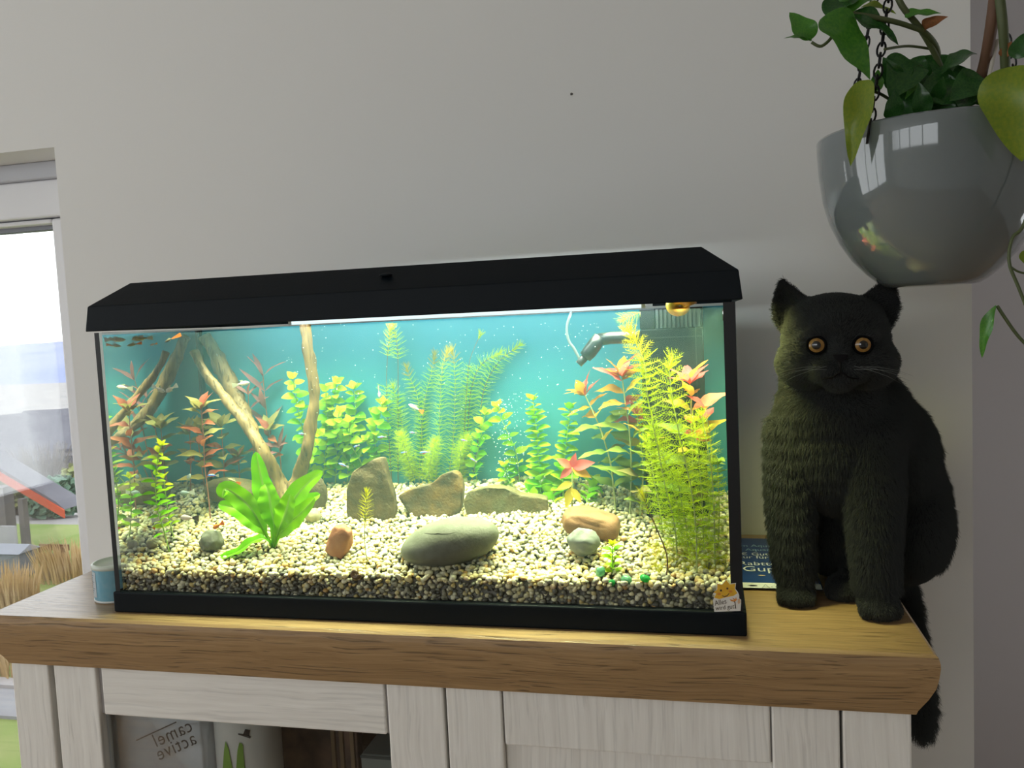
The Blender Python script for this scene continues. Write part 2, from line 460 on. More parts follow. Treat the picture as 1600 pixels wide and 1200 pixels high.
MB().box((q.x - 0.05, YS + 0.25, -3.0), (q.x + 0.05, YS + 0.35, at(52, 775, YS + .5).z)).build('post', SHEDW, sh)
s0, s1 = at(-40, 848, YS - 0.4), at(24, 822, YS - 0.4)
sg = thing('blank_board', (s0.x, YS - 0.4, -3.0), 'white blank board leaning in front of the dark garden shed', 'board')
MB().box((s0.x, YS - 0.42, s0.z), (s1.x, YS - 0.38, s1.z)).build('board', omat('white_board', (0.42, 0.42, 0.44), 0.5), sg)
MB().box((s0.x + 0.2, YS - 0.41, -3.0), (s0.x + 0.24, YS - 0.39, s0.z)).build('leg', SHEDW, sg)
MB().box((s1.x - 0.14, YS - 0.41, -3.0), (s1.x - 0.10, YS - 0.39, s0.z)).build('leg', SHEDW, sg)
b0, b1 = at(-30, 936, 8.9), at(38, 866, 8.9)
bx = thing('garden_box', (b0.x, 8.9, -3.0), 'blue grey storage box with a pitched lid behind golden grass', 'box')
bevel(MB().box((b0.x, 8.9, -3.0), (b1.x - .1, 9.25, b1.z)).build('body', omat('box_blue_grey', (0.20, 0.23, 0.27), 0.6), bx), 0.02)
bevel(MB().add([(b0.x - .04, 8.86, b1.z), (b1.x - .06, 8.86, b1.z), (b1.x - .06, 9.29, b1.z), (b0.x - .04, 9.29, b1.z), (b0.x - .04, 9.08, b1.z + .1), (b1.x - .06, 9.08, b1.z + .1)],
     [(0, 3, 2, 1), (0, 1, 5, 4), (2, 3, 4, 5), (1, 2, 5), (3, 0, 4)]).build('lid', omat('lid_grey', (0.29, 0.31, 0.36), 0.6), bx), 0.01)

GOLD = omat('dry_grass', (0.56, 0.38, 0.16), 0.8, 0.2, var=(0.62, 0.46, 0.26), vscale=3)
def grass_clump(c, r, h, n, label, seed):
    rg = random.Random(seed); mb = MB()
    for k in range(n):
        a = rg.uniform(0, 2 * PI); rr = r * math.sqrt(rg.random()); x, y = c[0] + rr * math.cos(a), c[1] + rr * math.sin(a)
        hh = h * rg.uniform(0.55, 1.0); lx, ly = (math.cos(a) * rg.uniform(0, .35) - .1) * hh, math.sin(a) * rg.uniform(0, .35) * hh
        w = 0.010
        mb.add([(x - w, y, c[2]), (x + w, y, c[2]), (x + lx * .45 + w, y + ly * .45, c[2] + hh * .6), (x + lx * .45 - w, y + ly * .45, c[2] + hh * .6), (x + lx, y + ly, c[2] + hh)],
               [(0, 1, 2, 3), (3, 2, 4)])
    o = mb.build('ornamental_grass', GOLD); tag(o, label, 'grass', None, 'stuff'); return o
p = atz(112, 900, -3.0); p.z = -3.05
grass_clump(p, 0.42, 0.62, 420, 'tall golden dry grass clump right of the lawn outside the window', 3)
p = atz(8, 948, -3.0); p.z = -3.05
grass_clump(p, 0.38, 0.62, 360, 'golden dry grass clump in front of the blue grey garden box', 4)
p = atz(4, 1050, -3.0); p.z = -3.05
grass_clump(p, 0.5, 0.35, 360, 'low golden dry grass seen below the sideboard top at left', 5)
BUSHM = omat('bush_green', (0.10, 0.20, 0.15), 0.9, 0.2, var=(0.18, 0.27, 0.17), vscale=5)
BUSHY = omat('bush_yellow', (0.28, 0.29, 0.10), 0.9, 0.2, var=(0.20, 0.26, 0.11), vscale=5)
def bush(c, r, h, m, label, seed, n=900):
    rg = random.Random(seed); mb = MB()
    for k in range(n):
        a = rg.uniform(0, 2 * PI); t = rg.random(); ph = math.acos(1 - 1.6 * t)
        k2 = rg.uniform(0.75, 1.05)
        p = Vector((c[0] + r * k2 * math.sin(ph) * math.cos(a), c[1] + r * k2 * math.sin(ph) * math.sin(a), c[2] + h * (0.45 + 0.55 * k2 * math.cos(ph))))
        s = r * 0.16
        d1 = Vector((rg.uniform(-1, 1), rg.uniform(-1, 1), rg.uniform(-1, 1))).normalized() * s; d2 = d1.orthogonal() * 0.6
        mb.add([p - d1, p + d2, p + d1, p - d2], [(0, 1, 2, 3)])
    t = thing('bush', (c[0], c[1], c[2]), label, 'bush', 'garden bushes beyond the lawn')
    stuff(mb.build('foliage', m, t))
    MB().tube([c, (c[0], c[1], c[2] + h * .6)], [0.05, 0.02], 6).build('stem', SHEDW, t)
for px, py, Yd, r, h, m, l in ((94, 850, 13.0, 0.55, 0.78, BUSHM, 'dark green bush under the tip of the orange roof edge'), (137, 845, 14.3, 0.5, 1.15, BUSHY, 'yellow green bush beside the window frame above the golden grass'),
                         (30, 850, 13.4, 0.4, 0.8, BUSHY, 'yellow green bush behind the shed post')):
    q = at(px, py, Yd); bush((q.x, Yd, ground_z(Yd)), r, h, m, l, px)
# bare scrub on the slope
SCRUB = omat('bare_twigs', (0.24, 0.22, 0.20), 0.9, 0.2)
for k, (px, py, Yd) in enumerate(((72, 770, 22), (118, 765, 30), (40, 760, 37))):
    q = at(px, py, Yd); rg = random.Random(k); mb = MB()
    q.z = ground_z(Yd) - 0.2
    for i in range(130):
        a = rg.uniform(0, 2 * PI); d = Vector((math.cos(a) * rg.uniform(.2, 1), math.sin(a) * rg.uniform(.2, 1), rg.uniform(.8, 1.8)))
        p1 = q + d * 0.9; mb.tube([q + d * 0.1, p1], [0.03, 0.012], 4, False)
        for j in range(3):
            d2 = (d + Vector((rg.uniform(-1, 1), rg.uniform(-1, 1), rg.uniform(-.3, 1)))).normalized() * 0.9
            mb.tube([q + d * rg.uniform(.4, .9), p1 + d2], [0.018, 0.006], 3, False)
    tag(mb.build('bare_shrub', SCRUB), ('bare twiggy shrub below the valley houses', 'bare twiggy shrub beside the window frame above the bushes', 'bare twiggy shrub behind the orange roof edge')[k], 'shrub', 'bare shrubs on the slope')
# garden bench
BEN = omat('bench_wood', (0.22, 0.12, 0.07), 0.7)
c = atz(66, 893, -3.0); bn = thing('garden_bench', c, 'small brown wooden garden bench on the lawn', 'bench')
for k in range(3): MB().box((c.x - 0.28, c.y + k * 0.09, c.z + 0.18), (c.x + 0.24, c.y + k * 0.09 + 0.07, c.z + 0.20)).build('slat', BEN, bn)
MB().box((c.x - 0.28, c.y + 0.28, c.z + 0.24), (c.x + 0.24, c.y + 0.30, c.z + 0.33)).build('backrest', BEN, bn)
for sx in (-0.24, 0.16):
    for sy in (0, 0.22):
        MB().box((c.x + sx, c.y + sy, c.z), (c.x + sx + 0.04, c.y + sy + 0.04, c.z + 0.24 + sy * 0.3)).build('leg', BEN, bn)
# path, kerb below
def strip(name, y0, y1, z, m):
    struct(MB().box((-14, y0, z - 0.1), (2, y1, z)).build(name, m))
y_a, y_b, y_c = atz(10, 1066, -2.99).y, atz(10, 1078, -2.99).y, atz(10, 1122, -2.99).y
strip('trim_kerb', y_b, y_a, -2.94, omat('kerb_stone', (0.38, 0.37, 0.38), 0.8))
strip('path_outside', y_c, y_b - 0.01, -2.97, omat('path_grey', (0.25, 0.26, 0.29), 0.9, 0.2, var=(0.31, 0.32, 0.34), vscale=4))
# ------------------------------------------------------------------ sideboard
OAK = wood('oak_veneer', (0.44, 0.285, 0.14, 1), (0.25, 0.15, 0.068, 1), axis=0, fine=300, along=6.0, contrast=0.9, bump=0.35, pores=0.5, rough=0.33)
OAKY = wood('oak_veneer_cross', (0.44, 0.285, 0.14, 1), (0.25, 0.15, 0.068, 1), axis=1, fine=300, along=6.0, contrast=0.9, bump=0.35, pores=0.5, rough=0.33)
PINEX = wood('white_pine_x', (0.90, 0.88, 0.83, 1), (0.74, 0.71, 0.66, 1), axis=0, fine=150, along=4.0, contrast=0.9, bump=0.25, pores=0.12, rough=0.6)
PINEZ = wood('white_pine_z', (0.90, 0.88, 0.83, 1), (0.74, 0.71, 0.66, 1), axis=2, fine=150, along=4.0, contrast=0.9, bump=0.25, pores=0.12, rough=0.6)
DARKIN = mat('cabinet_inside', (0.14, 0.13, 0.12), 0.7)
for _m in (OAK, OAKY):
    _p = _m.node_tree.nodes['Principled BSDF']; _p.inputs['Coat Weight'].default_value = 0.36; _p.inputs['Coat Roughness'].default_value = 0.22
SB = thing('sideboard', (0.41, 0.19, -1.0), 'white pine sideboard with a thick oak top carrying the aquarium', 'sideboard')
XL, XRt, YF, YB = -0.181, 0.9989, -0.0316, 0.440
mb = MB()
prof = [(0.0055, 0.0), (0.0016, -0.003), (0.0002, -0.009), (0.0, -0.0135), (0.0012, -0.024), (0.0035, -0.036), (0.0095, -0.050), (0.0125, -0.0555), (0.0185, -0.0665), (0.020, -0.0712)]
V = []; F = []
for ins, z in prof:
    V += [(XL + ins, YF + ins * 0.85, z), (XRt - ins, YF + ins * 0.85, z), (XRt - ins, YB, z), (XL + ins, YB, z)]
for i in range(len(prof) - 1):
    for k in range(4):
        F.append((i * 4 + k, (i + 1) * 4 + k, (i + 1) * 4 + (k + 1) % 4, i * 4 + (k + 1) % 4))
F.append((0, 1, 2, 3)); n0 = (len(prof) - 1) * 4; F.append((n0 + 3, n0 + 2, n0 + 1, n0))
top = mb.add(V, F).build('oak_top', [OAK, OAKY], SB); shade_auto(top, 25)
FY = -0.010
def plank(name, x0, x1, z0, z1, m, y0=FY, y1=0.012, parent=SB, w=0.0022):
    return bevel(MB().box((x0, y0, z0), (x1, y1, z1)).build(name, m, parent), w)
ZT, ZB = -0.0716, -0.92
plank('corner_post', -0.1625, -0.1035, ZB - .08, ZT, PINEZ, FY, 0.05)
plank('corner_post', 0.9068, 0.9752, ZB - .08, ZT, PINEZ, FY, 0.05)
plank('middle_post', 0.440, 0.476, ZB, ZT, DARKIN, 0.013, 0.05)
MB().box((-0.16, 0.05, ZB), (-0.142, YB - .01, ZT)).build('side_panel', PINEZ, SB)
MB().box((0.955, 0.05, ZB), (0.973, YB - .01, ZT)).build('side_panel', PINEZ, SB)
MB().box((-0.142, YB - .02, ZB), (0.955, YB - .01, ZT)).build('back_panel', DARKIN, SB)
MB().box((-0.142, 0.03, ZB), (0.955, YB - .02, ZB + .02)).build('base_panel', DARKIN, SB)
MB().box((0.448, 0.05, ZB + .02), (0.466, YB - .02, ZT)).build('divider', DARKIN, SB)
SHELF = -0.36
MB().box((-0.142, 0.03, SHELF - .018), (0.448, YB - .02, SHELF)).build('shelf', PINEX, SB)
# glazed door
dr = bpy.data.objects.new('glazed_door', None); COL.objects.link(dr); dr.parent = SB; dr.location = Vector((-0.09, 0, ZB)) - SB.location
dr['label'] = 'glazed left door of the sideboard'
plank('stile', -0.0945, -0.0285, ZB, ZT, PINEZ, parent=dr)
plank('stile', 0.3835, 0.4560, ZB, ZT, PINEZ, parent=dr)
plank('rail', -0.0215, 0.3800, -0.1382, ZT, PINEX, FY + .0015, parent=dr)
plank('rail', -0.0285, 0.3835, ZB, ZB + .07, PINEX, FY + .0015, parent=dr)
GRV = mat('groove_grey', (0.36, 0.34, 0.33), 0.8)
for _a, _b in ((-0.0285, -0.0215), (0.3800, 0.3835)): MB().box((_a, -0.004, -0.1382), (_b, 0.012, ZT)).build('groove', GRV, dr)
MB().box((-0.028, 0.002, ZB + .07), (0.383, 0.006, -0.139)).build('glass_pane', glass('door_glass', (0.93, 0.94, 0.935), 0.45), dr)
# panelled door
d2 = bpy.data.objects.new('panelled_door', None); COL.objects.link(d2); d2.parent = SB; d2.location = Vector((0.46, 0, ZB)) - SB.location
d2['label'] = 'solid right door of the sideboard'
plank('stile', 0.4592, 0.5278, ZB, ZT, PINEZ, parent=d2)
plank('stile', 0.8334, 0.9036, ZB, ZT, PINEZ, parent=d2)
plank('rail', 0.5296, 0.8316, -0.1398, ZT, PINEZ, FY + .0008, parent=d2)
plank('rail', 0.5278, 0.8334, ZB, ZB + .07, PINEX, FY + .0008, parent=d2)
for _a, _b in ((0.5278, 0.5296), (0.8316, 0.8334)): MB().box((_a, -0.004, -0.1398), (_b, 0.012, ZT)).build('groove', GRV, d2)
plank('panel', 0.5278, 0.8334, ZB + .07, -0.1402, PINEZ, -0.001, 0.010, parent=d2)

# things on the shelf behind the glass
def text_obj(name, s, size, mtx, m, parent=None, extrude=0.0, align='LEFT', space=1.0, shear=0.0, ysc=1.0):
    c = bpy.data.curves.new(name, 'FONT'); c.body = s; c.size = size; c.align_x = align; c.extrude = extrude
    c.space_character = space; c.shear = shear; c.resolution_u = 3; c.fill_mode = 'BOTH' if extrude > 0 else 'FRONT'
    t = bpy.data.objects.new(name, c); COL.objects.link(t)
    dg = bpy.context.evaluated_depsgraph_get(); me = bpy.data.meshes.new_from_object(t.evaluated_get(dg))
    bpy.data.objects.remove(t)
    me.transform(Matrix.Diagonal((1, ysc, 1, 1)))
    me.transform(mtx); me.materials.clear(); me.materials.append(m)
    o = bpy.data.objects.new(name, me); COL.objects.link(o)
    if parent is not None:
        o.parent = parent; o.location = -parent_loc(parent)
    return o
def frame_mtx(origin, xdir, ydir):
    x = Vector(xdir).normalized(); y = Vector(ydir); y = (y - x * y.dot(x)).normalized(); z = x.cross(y)
    m = Matrix.Identity(4)
    for i in range(3): m[i][0], m[i][1], m[i][2], m[i][3] = x[i], y[i], z[i], origin[i]
    return m
def blob(name, c, r, m, parent=None, seed=0, amp=0.15, fr=3.0, sub=4, box=0.0, rot=None):
    """noise deformed ellipsoid (box > 0 squares it off)"""
    bm = bmesh.new(); bmesh.ops.create_icosphere(bm, subdivisions=sub, radius=1.0)
    R3 = rot.to_matrix() if rot is not None else None
    for v in bm.verts:
        p = v.co.normalized()
        if box > 0:
            e = 1 - box * 0.85
            p = Vector([math.copysign(abs(a) ** e, a) for a in p])
            q = max(abs(p.x), abs(p.y), abs(p.z)); p = p / (q ** box * p.length ** (1 - box))
        n = mnoise.noise(p * fr + Vector((seed * 3.1, seed * 1.7, 0))) + 0.4 * mnoise.noise(p * fr * 2.7 + Vector((seed, 9, 4)))
        p = p * (1 + amp * n)
        p = Vector((p.x * r[0], p.y * r[1], p.z * r[2]))
        if R3 is not None: p = R3 @ p
        v.co = p + Vector(c)
    me = bpy.data.meshes.new(name); bm.to_mesh(me); bm.free()
    return link(name, me, m, parent, True)
BAGM = mat('clear_grey_plastic', (0.55, 0.61, 0.68), 0.25, 0.6, var=(0.72, 0.78, 0.84), vscale=14, bump=0.6, bscale=30)
BLK = mat('black_print', (0.012, 0.012, 0.014), 0.6)
def pz(px, py, y): return at(px, py, y)
a, c = pz(186, 1126, 0.05), pz(332, 1130, 0.05)
bag = thing('plastic_bag', ((a.x + c.x) / 2, 0.13, SHELF), 'crumpled translucent plastic bag with mirrored black lettering behind the glass door', 'bag')
zt = pz(250, 1085, 0.05).z
blob('bag_body', ((a.x + c.x) / 2, 0.064, (zt + SHELF) / 2), ((c.x - a.x) / 2, 0.036, (zt - SHELF) / 2), BAGM, bag, 3, 0.035, 4, 5, box=0.8)
for s, px, py, size in (('camel', 303, 1141, 0.0265), ('active', 309, 1161, 0.0265)):
    o = pz(px, py, 0.022); e = pz(px - 83, py + 38, 0.022)
    xd = (e - o); mtx = frame_mtx(o, xd, Vector((0, 0, 1)))
    # mirrored: text runs leftwards, letters seen from behind
    up = (pz(px - 10, py - 22, 0.022) - o)
    m2 = Matrix.Identity(4); X = xd.normalized(); U = up.normalized()
    for i in range(3): m2[i][0], m2[i][1], m2[i][2], m2[i][3] = X[i], U[i], (0, -1, 0)[i], o[i]
    text_obj('lettering', s, size, m2, BLK, bag, 0.0, space=1.1)
o, e = pz(213, 1158, 0.022), pz(276, 1129, 0.022)
dv = (e - o).normalized(); up = Vector((-dv.z, 0, dv.x)) * 0.0017
MB().add([o, e, e + up, o + up], [(0, 1, 2, 3)]).build('print_line', BLK, bag)
# white canister with green drops and a hat
cx0, cx1 = pz(336, 1160, 0.06), pz(426, 1160, 0.06)
cr_ = (cx1.x - cx0.x) / 2; cc = ((cx0.x + cx1.x) / 2, 0.06 + cr_ * 0.3)
can2 = thing('white_canister', (cc[0], cc[1], SHELF), 'white canister with two green leaf shapes and a little black hat behind the glass door', 'canister')
MB().lathe((cc[0], cc[1], SHELF), [(cr_ * .96, 0), (cr_, 0.004), (cr_, 0.27), (cr_ * .98, 0.275)], 40, cap0=True, cap1=True).build('body', mat('white_tin', (0.66, 0.67, 0.64), 0.35), can2, True)
GRN = mat('green_print', (0.16, 0.34, 0.03), 0.5)
def on_cyl(px, py):
    for _y in np.linspace(0.015, 0.12, 160):
        q = pz(px, py, _y)
        if (q.x - cc[0]) ** 2 + (q.y - cc[1]) ** 2 <= (cr_ + 0.0018) ** 2: return q
    return pz(px, py, 0.1)
for pts in (((352, 1158), (357, 1170), (363, 1200), (362, 1230), (348, 1230), (348, 1200), (350, 1172)), ((374, 1160), (379, 1163), (383, 1200), (384, 1230), (369, 1230), (369, 1200), (371, 1172))):
    v = [on_cyl(*q) for q in pts]
    MB().add(v, [tuple(range(len(v)))]).build('green_shape', GRN, can2)
hp = [on_cyl(*q) for q in ((372, 1146), (380, 1147), (383, 1139), (391, 1141), (389, 1149), (392, 1151), (391, 1154), (372, 1148))]
MB().add(hp, [tuple(range(len(hp)))]).build('hat', BLK, can2)
# brown board standing in for reflections in the door glass, dark book, grey box
pf = thing('reflection_board', (0.30, 0.2, SHELF), 'brown board standing in for reflections in the glass right of the canister', 'picture')
a, c = pz(430, 1130, 0.2), pz(556, 1130, 0.2)
bevel(MB().box((a.x, 0.2, SHELF), (c.x, 0.22, -0.10)).build('reflection_panel', mat('brown_board', (0.26, 0.16, 0.11), 0.6, var=(0.10, 0.075, 0.065), vscale=26), pf), .002)
for u in (0.70, 0.80, 0.93):
    x = a.x + (c.x - a.x) * u
    MB().box((x, 0.195, SHELF), (x + 0.006, 0.2, -0.10)).build('reflection_strip', mat('reflection_strip_brown', (0.32, 0.22, 0.13), 0.4), pf)
a, c = pz(561, 1150, 0.15), pz(606, 1150, 0.15)
gb = thing('grey_carton', (a.x, 0.15, SHELF), 'plain grey green carton at the right end of the cabinet shelf', 'carton')
bevel(MB().box((a.x, 0.15, SHELF), (c.x + .02, 0.26, pz(580, 1180, 0.15).z)).build('carton', mat('grey_green_card', (0.24, 0.26, 0.24), 0.7), gb), .003)
MB().box((a.x, 0.149, pz(580, 1185, 0.15).z), (c.x + .02, 0.15, pz(580, 1181, 0.15).z)).build('flap', mat('grey_card_dark', (0.08, 0.09, 0.085), 0.7), gb)

# food tin at the left end of the tank
FC = (-0.0385, 0.058)
TIN = thing('fish_food_tin', (FC[0], FC[1], 0), 'pale blue fish food tin beside the left end of the aquarium', 'tin')
HT, RT = 0.052, 0.0305
m, N, L = _new('tin_label'); pbs = N['Principled BSDF']; pbs.inputs['Roughness'].default_value = 0.35
tc = N.new('ShaderNodeTexCoord'); sp = N.new('ShaderNodeSeparateXYZ'); L.new(tc.outputs['Object'], sp.inputs[0])
cr = N.new('ShaderNodeValToRGB'); L.new(sp.outputs['Y'], cr.inputs[0])
el = cr.color_ramp.elements; el[0].position = 0.0; el[0].color = (0.30, 0.42, 0.50, 1); el[1].position = 1; el[1].color = (0.05, 0.24, 0.36, 1)
at2 = N.new('ShaderNodeMapRange'); at2.inputs[1].default_value = FC[1] - 0.03; at2.inputs[2].default_value = FC[1] - 0.012
nn = N.new('ShaderNodeTexNoise'); nn.inputs['Scale'].default_value = 90
L.new(tc.outputs['Object'], nn.inputs['Vector'])
mxx = N.new('ShaderNodeMix'); mxx.data_type = 'RGBA'; mxx.inputs[6].default_value = (0.09, 0.34, 0.47, 1); mxx.inputs[7].default_value = (0.28, 0.46, 0.52, 1)
L.new(nn.outputs['Fac'], mxx.inputs[0]); L.new(mxx.outputs[2], pbs.inputs['Base Color'])
MB().lathe((FC[0], FC[1], 0.0035), [(RT, 0), (RT, HT - 0.0095)], 48).build('label_band', m, TIN, True)
WTIN = mat('tin_white', (0.70, 0.72, 0.70), 0.3)
MB().lathe((FC[0], FC[1], 0), [(RT - .002, 0), (RT + .0006, .0008), (RT + .0006, .003), (RT - .0002, .0036)], 48, cap0=True).build('base_rim', WTIN, TIN, True)
MB().lathe((FC[0], FC[1], HT - 0.0065), [(RT - .0003, 0), (RT + .0014, .0006), (RT + .0014, .005), (RT, .0064), (RT - .003, .0064), (RT - .004, .0046), (0.0001, .0046)], 48).build('lid', mat('tin_lid', (0.62, 0.66, 0.58), 0.35), TIN, True)
# printed panel with small lines on the camera side
def tin_pt(a, z): return (FC[0] + (RT + .0004) * math.cos(a), FC[1] + (RT + .0004) * math.sin(a), z)
pa0, pa1 = -2.75, -1.95
v = [tin_pt(pa0 + (pa1 - pa0) * i / 8, z) for z in (0.008, 0.043) for i in range(9)]
MB().add(v, [(i, i + 1, i + 10, i + 9) for i in range(8)]).build('text_panel', mat('tin_panel', (0.52, 0.56, 0.58), 0.4), TIN)
mb = MB()
for r in range(11):
    z = 0.0405 - r * 0.003
    a1 = pa0 + (pa1 - pa0) * (0.55 + 0.4 * ((r * 37) % 10) / 10)
    v = [tuple(np.array(FC + (0,)) + (np.array(tin_pt(pa0 + .06 + (a1 - pa0 - .06) * i / 4, zz)) - np.array(FC + (0,))) * (1.012, 1.012, 1)) for zz in (z, z + .0009) for i in range(5)]
    mb.add(v, [(i, i + 1, i + 6, i + 5) for i in range(4)])
mb.build('small_print', mat('tin_ink', (0.16, 0.20, 0.24), 0.6), TIN)
# ------------------------------------------------------------------ aquarium
W, D, HT_ = 0.81, 0.30, 0.3723
BLKPL = mat('black_plastic', (0.0020, 0.0048, 0.0075), 0.5, 0.14, bump=0.05, bscale=300)
SILI = mat('black_silicone', (0.006, 0.007, 0.008), 0.45, 0.4)
AQ = thing('aquarium', (0.405, 0.15, 0.0), 'long glass aquarium with black lid and black base, lit and planted', 'aquarium')
bf = MB()
bf.box((0, 0, 0), (W, 0.012, 0.0274)); bf.box((0, D - 0.012, 0), (W, D, 0.0274)); bf.box((0, 0.012, 0), (0.012, D - 0.012, 0.0274)); bf.box((W - 0.012, 0.012, 0), (W, D - 0.012, 0.0274)); bf.box((0.012, 0.012, 0), (W - 0.012, D - 0.012, 0.006))
bevel(bf.build('base_frame', BLKPL, AQ), 0.002)
TG = glass('tank_glass', (0.97, 0.985, 0.98), 0.2)
Z0, Z1 = 0.0065, 0.3700
MB().box((0.003, 0.003, Z0), (W - 0.003, 0.009, Z1)).build('front_pane', TG, AQ)
# side panes: seen through the water their inner faces mirror the tank (total reflection)
def mirror_pane(name, fac):
    m, N, L = _new(name); N.remove(N['Principled BSDF'])
    t = N.new('ShaderNodeBsdfTransparent'); t.inputs[0].default_value = (0.95, 0.98, 0.97, 1)
    g = N.new('ShaderNodeBsdfGlossy'); g.inputs['Roughness'].default_value = 0.01; g.inputs['Color'].default_value = (0.86, 0.92, 0.92, 1)
    lw = N.new('ShaderNodeLayerWeight'); lw.inputs['Blend'].default_value = 0.5
    mr = N.new('ShaderNodeMapRange'); mr.interpolation_type = 'SMOOTHSTEP'
    mr.inputs[1].default_value = 0.22; mr.inputs[2].default_value = 0.42; mr.inputs[3].default_value = 0.05; mr.inputs[4].default_value = fac
    L.new(lw.outputs['Facing'], mr.inputs[0])
    mx = N.new('ShaderNodeMixShader'); L.new(mr.outputs[0], mx.inputs[0])
    L.new(t.outputs[0], mx.inputs[1]); L.new(g.outputs[0], mx.inputs[2])
    L.new(mx.outputs[0], N['Material Output'].inputs['Surface']); return m
MIR = mirror_pane('pane_inner_face', 0.92)
for nm, x0, x1, side in (('left_pane', 0.003, 0.009, 3), ('right_pane', W - 0.009, W - 0.003, 5)):
    b = MB().box((x0, 0.0092, Z0), (x1, D - 0.009, Z1)); b.mi = [0] * 6
    if nm == 'left_pane': b.mi[3] = 1      # the face that touches the water
    me = b.mesh(nm); link(nm, me, [TG, MIR], AQ)
MB().box((0.003, D - 0.009, Z0), (W - 0.003, D - 0.003, Z1)).build('back_pane', TG, AQ)
FILM = mat('blue_film', (0.030, 0.205, 0.265), 0.6, 0.3, var=(0.034, 0.225, 0.285), vscale=3)
MB().box((0.0093, 0.2262, Z0 + .001), (W - 0.0093, 0.2285, 0.368)).build('background_film', FILM, AQ)
for x0, x1 in ((0.0032, 0.0098), (0.7938, 0.8066)):
    MB().box((x0, 0.0022, 0.0274), (x1, 0.0029, Z1)).build('front_seam', SILI, AQ)
MB().box((0.0092, 0.219, 0.02), (0.0125, 0.2260, 0.368)).build('corner_seam', SILI, AQ)
# lid: skirt, hipped slopes, flat top, open slot at the rear
o_, zs, zr = 0.0043, 0.4040, 0.4335
rings = [((-o_, W + o_, -0.0045, D + .004), HT_), ((-o_ + .0034, W + o_ - .0034, -0.0012, D + .001), zs), ((0.0365, 0.7726, 0.036, 0.262), zr)]
V = []
for (x0, x1, y0, y1), z in rings:
    V += [(x0, y0, z), (x1, y0, z), (x1, y1, z), (x0, y1, z)]
F = []
for i in range(2):
    for k in (0, 1, 3):
        F.append((i * 4 + k, i * 4 + (k + 1) % 4, (i + 1) * 4 + (k + 1) % 4, (i + 1) * 4 + k))
F.append((8, 9, 10, 11))
lid = MB().add(V, F).build('lid', BLKPL, AQ)
sm = lid.modifiers.new('solid', 'SOLIDIFY'); sm.thickness = 0.0028; sm.offset = -1
bevel(lid, 0.0012, 2)
for x0, x1, u0, u1 in ((-o_ + .003, 0.34, 0.04, 0.34), (0.70, W + o_ - .003, 0.70, 0.769)):
    rp = MB()
    if x0 < 0: rp.add([(0.34, .279, .4206), (0.70, .279, .4206), (0.70, .262, zr), (0.34, .262, zr)], [(0, 1, 2, 3)])
    rp.add([(x0, D + .003, HT_), (x1, D + .003, HT_), (x1, D, zs), (x0, D, zs), (u0, 0.262, zr), (u1, 0.262, zr)], [(0, 1, 2, 3), (3, 2, 5, 4)])
    rpo = rp.build('rear_panel', BLKPL, AQ); s2 = rpo.modifiers.new('solid', 'SOLIDIFY'); s2.thickness = 0.0015
q = at(604, 431, 0.02)
blob('lid_catch', (q.x, 0.018, q.z + .001), (0.009, 0.004, 0.0022), BLKPL, AQ, 1, 0.02, 1, 2)
# lamp housing with its diffuser and the tube behind it
MB().box((0.235, 0.085, 0.3690), (0.705, 0.0875, 0.389)).box((0.235, 0.0875, 0.386), (0.705, 0.15, 0.389)).build('lamp_housing', mat('lamp_white', (0.8, 0.8, 0.8), 0.4), AQ)
MB().box((0.24, 0.0845, 0.3688), (0.70, 0.0849, 0.3765)).build('lamp_diffuser', emit('lamp_diffuser', (0.80, 0.98, 1.0), 1.15), AQ)
MB().lathe((0.10, 0.135, 0.3805), [(0.005, 0), (0.005, 0.62)], 12, 'x', cap0=True, cap1=True).build('lamp_tube', emit('lamp_tube', (0.85, 0.97, 1.0), 32.0), AQ)
# water: faintly cloudy
m, N, L = _new('cloudy_water'); N.remove(N['Principled BSDF'])
vs = N.new('ShaderNodeVolumeScatter'); vs.inputs['Color'].default_value = (0.45, 0.85, 1.0, 1); vs.inputs['Density'].default_value = 0.30; vs.inputs['Anisotropy'].default_value = 0.2
va = N.new('ShaderNodeVolumeAbsorption'); va.inputs['Color'].default_value = (0.35, 0.92, 0.92, 1); va.inputs['Density'].default_value = 0.5
ad = N.new('ShaderNodeAddShader'); L.new(vs.outputs[0], ad.inputs[0]); L.new(va.outputs[0], ad.inputs[1])
L.new(ad.outputs[0], N['Material Output'].inputs['Volume'])
WATER = m
MB().box((0.0093, 0.0093, 0.0095), (W - 0.0093, 0.2259, 0.3650)).build('water', WATER, AQ)

# ------------------------------------------------------------------ gravel
def gz(x, y):
    t = min(1, max(0, (y - 0.010) / 0.215))
    back = 0.128 + 0.010 * math.exp(-((x - 0.52) / 0.10) ** 2) - 0.012 * min(1, max(0, (x - 0.60) / 0.12))
    z = 0.052 + (back - 0.052) * (0.25 * t + 0.75 * t ** 0.85)
    z += 0.0035 * mnoise.noise((x * 14, y * 14, 0.3)) * min(1, t * 5)
    z -= 0.006 * math.exp(-(((x - 0.56) / 0.05) ** 2 + ((y - 0.045) / 0.02) ** 2))
    return z
def atg(px, py):
    d = Vector(_ray(px, py)); c = Vector(CAM)
    t0 = (0.009 - CAM[1]) / d.y; t1 = (0.225 - CAM[1]) / d.y
    for i in range(400):
        t = t0 + (t1 - t0) * i / 399
        p = c + d * t
        if p.z <= gz(p.x, p.y): return p
    return c + d * t1
def ico(sub):
    bm = bmesh.new(); bmesh.ops.create_icosphere(bm, subdivisions=sub, radius=1)
    V = np.array([v.co[:] for v in bm.verts]); F = np.array([[v.index for v in f.verts] for f in bm.faces]); bm.free()
    return V, F
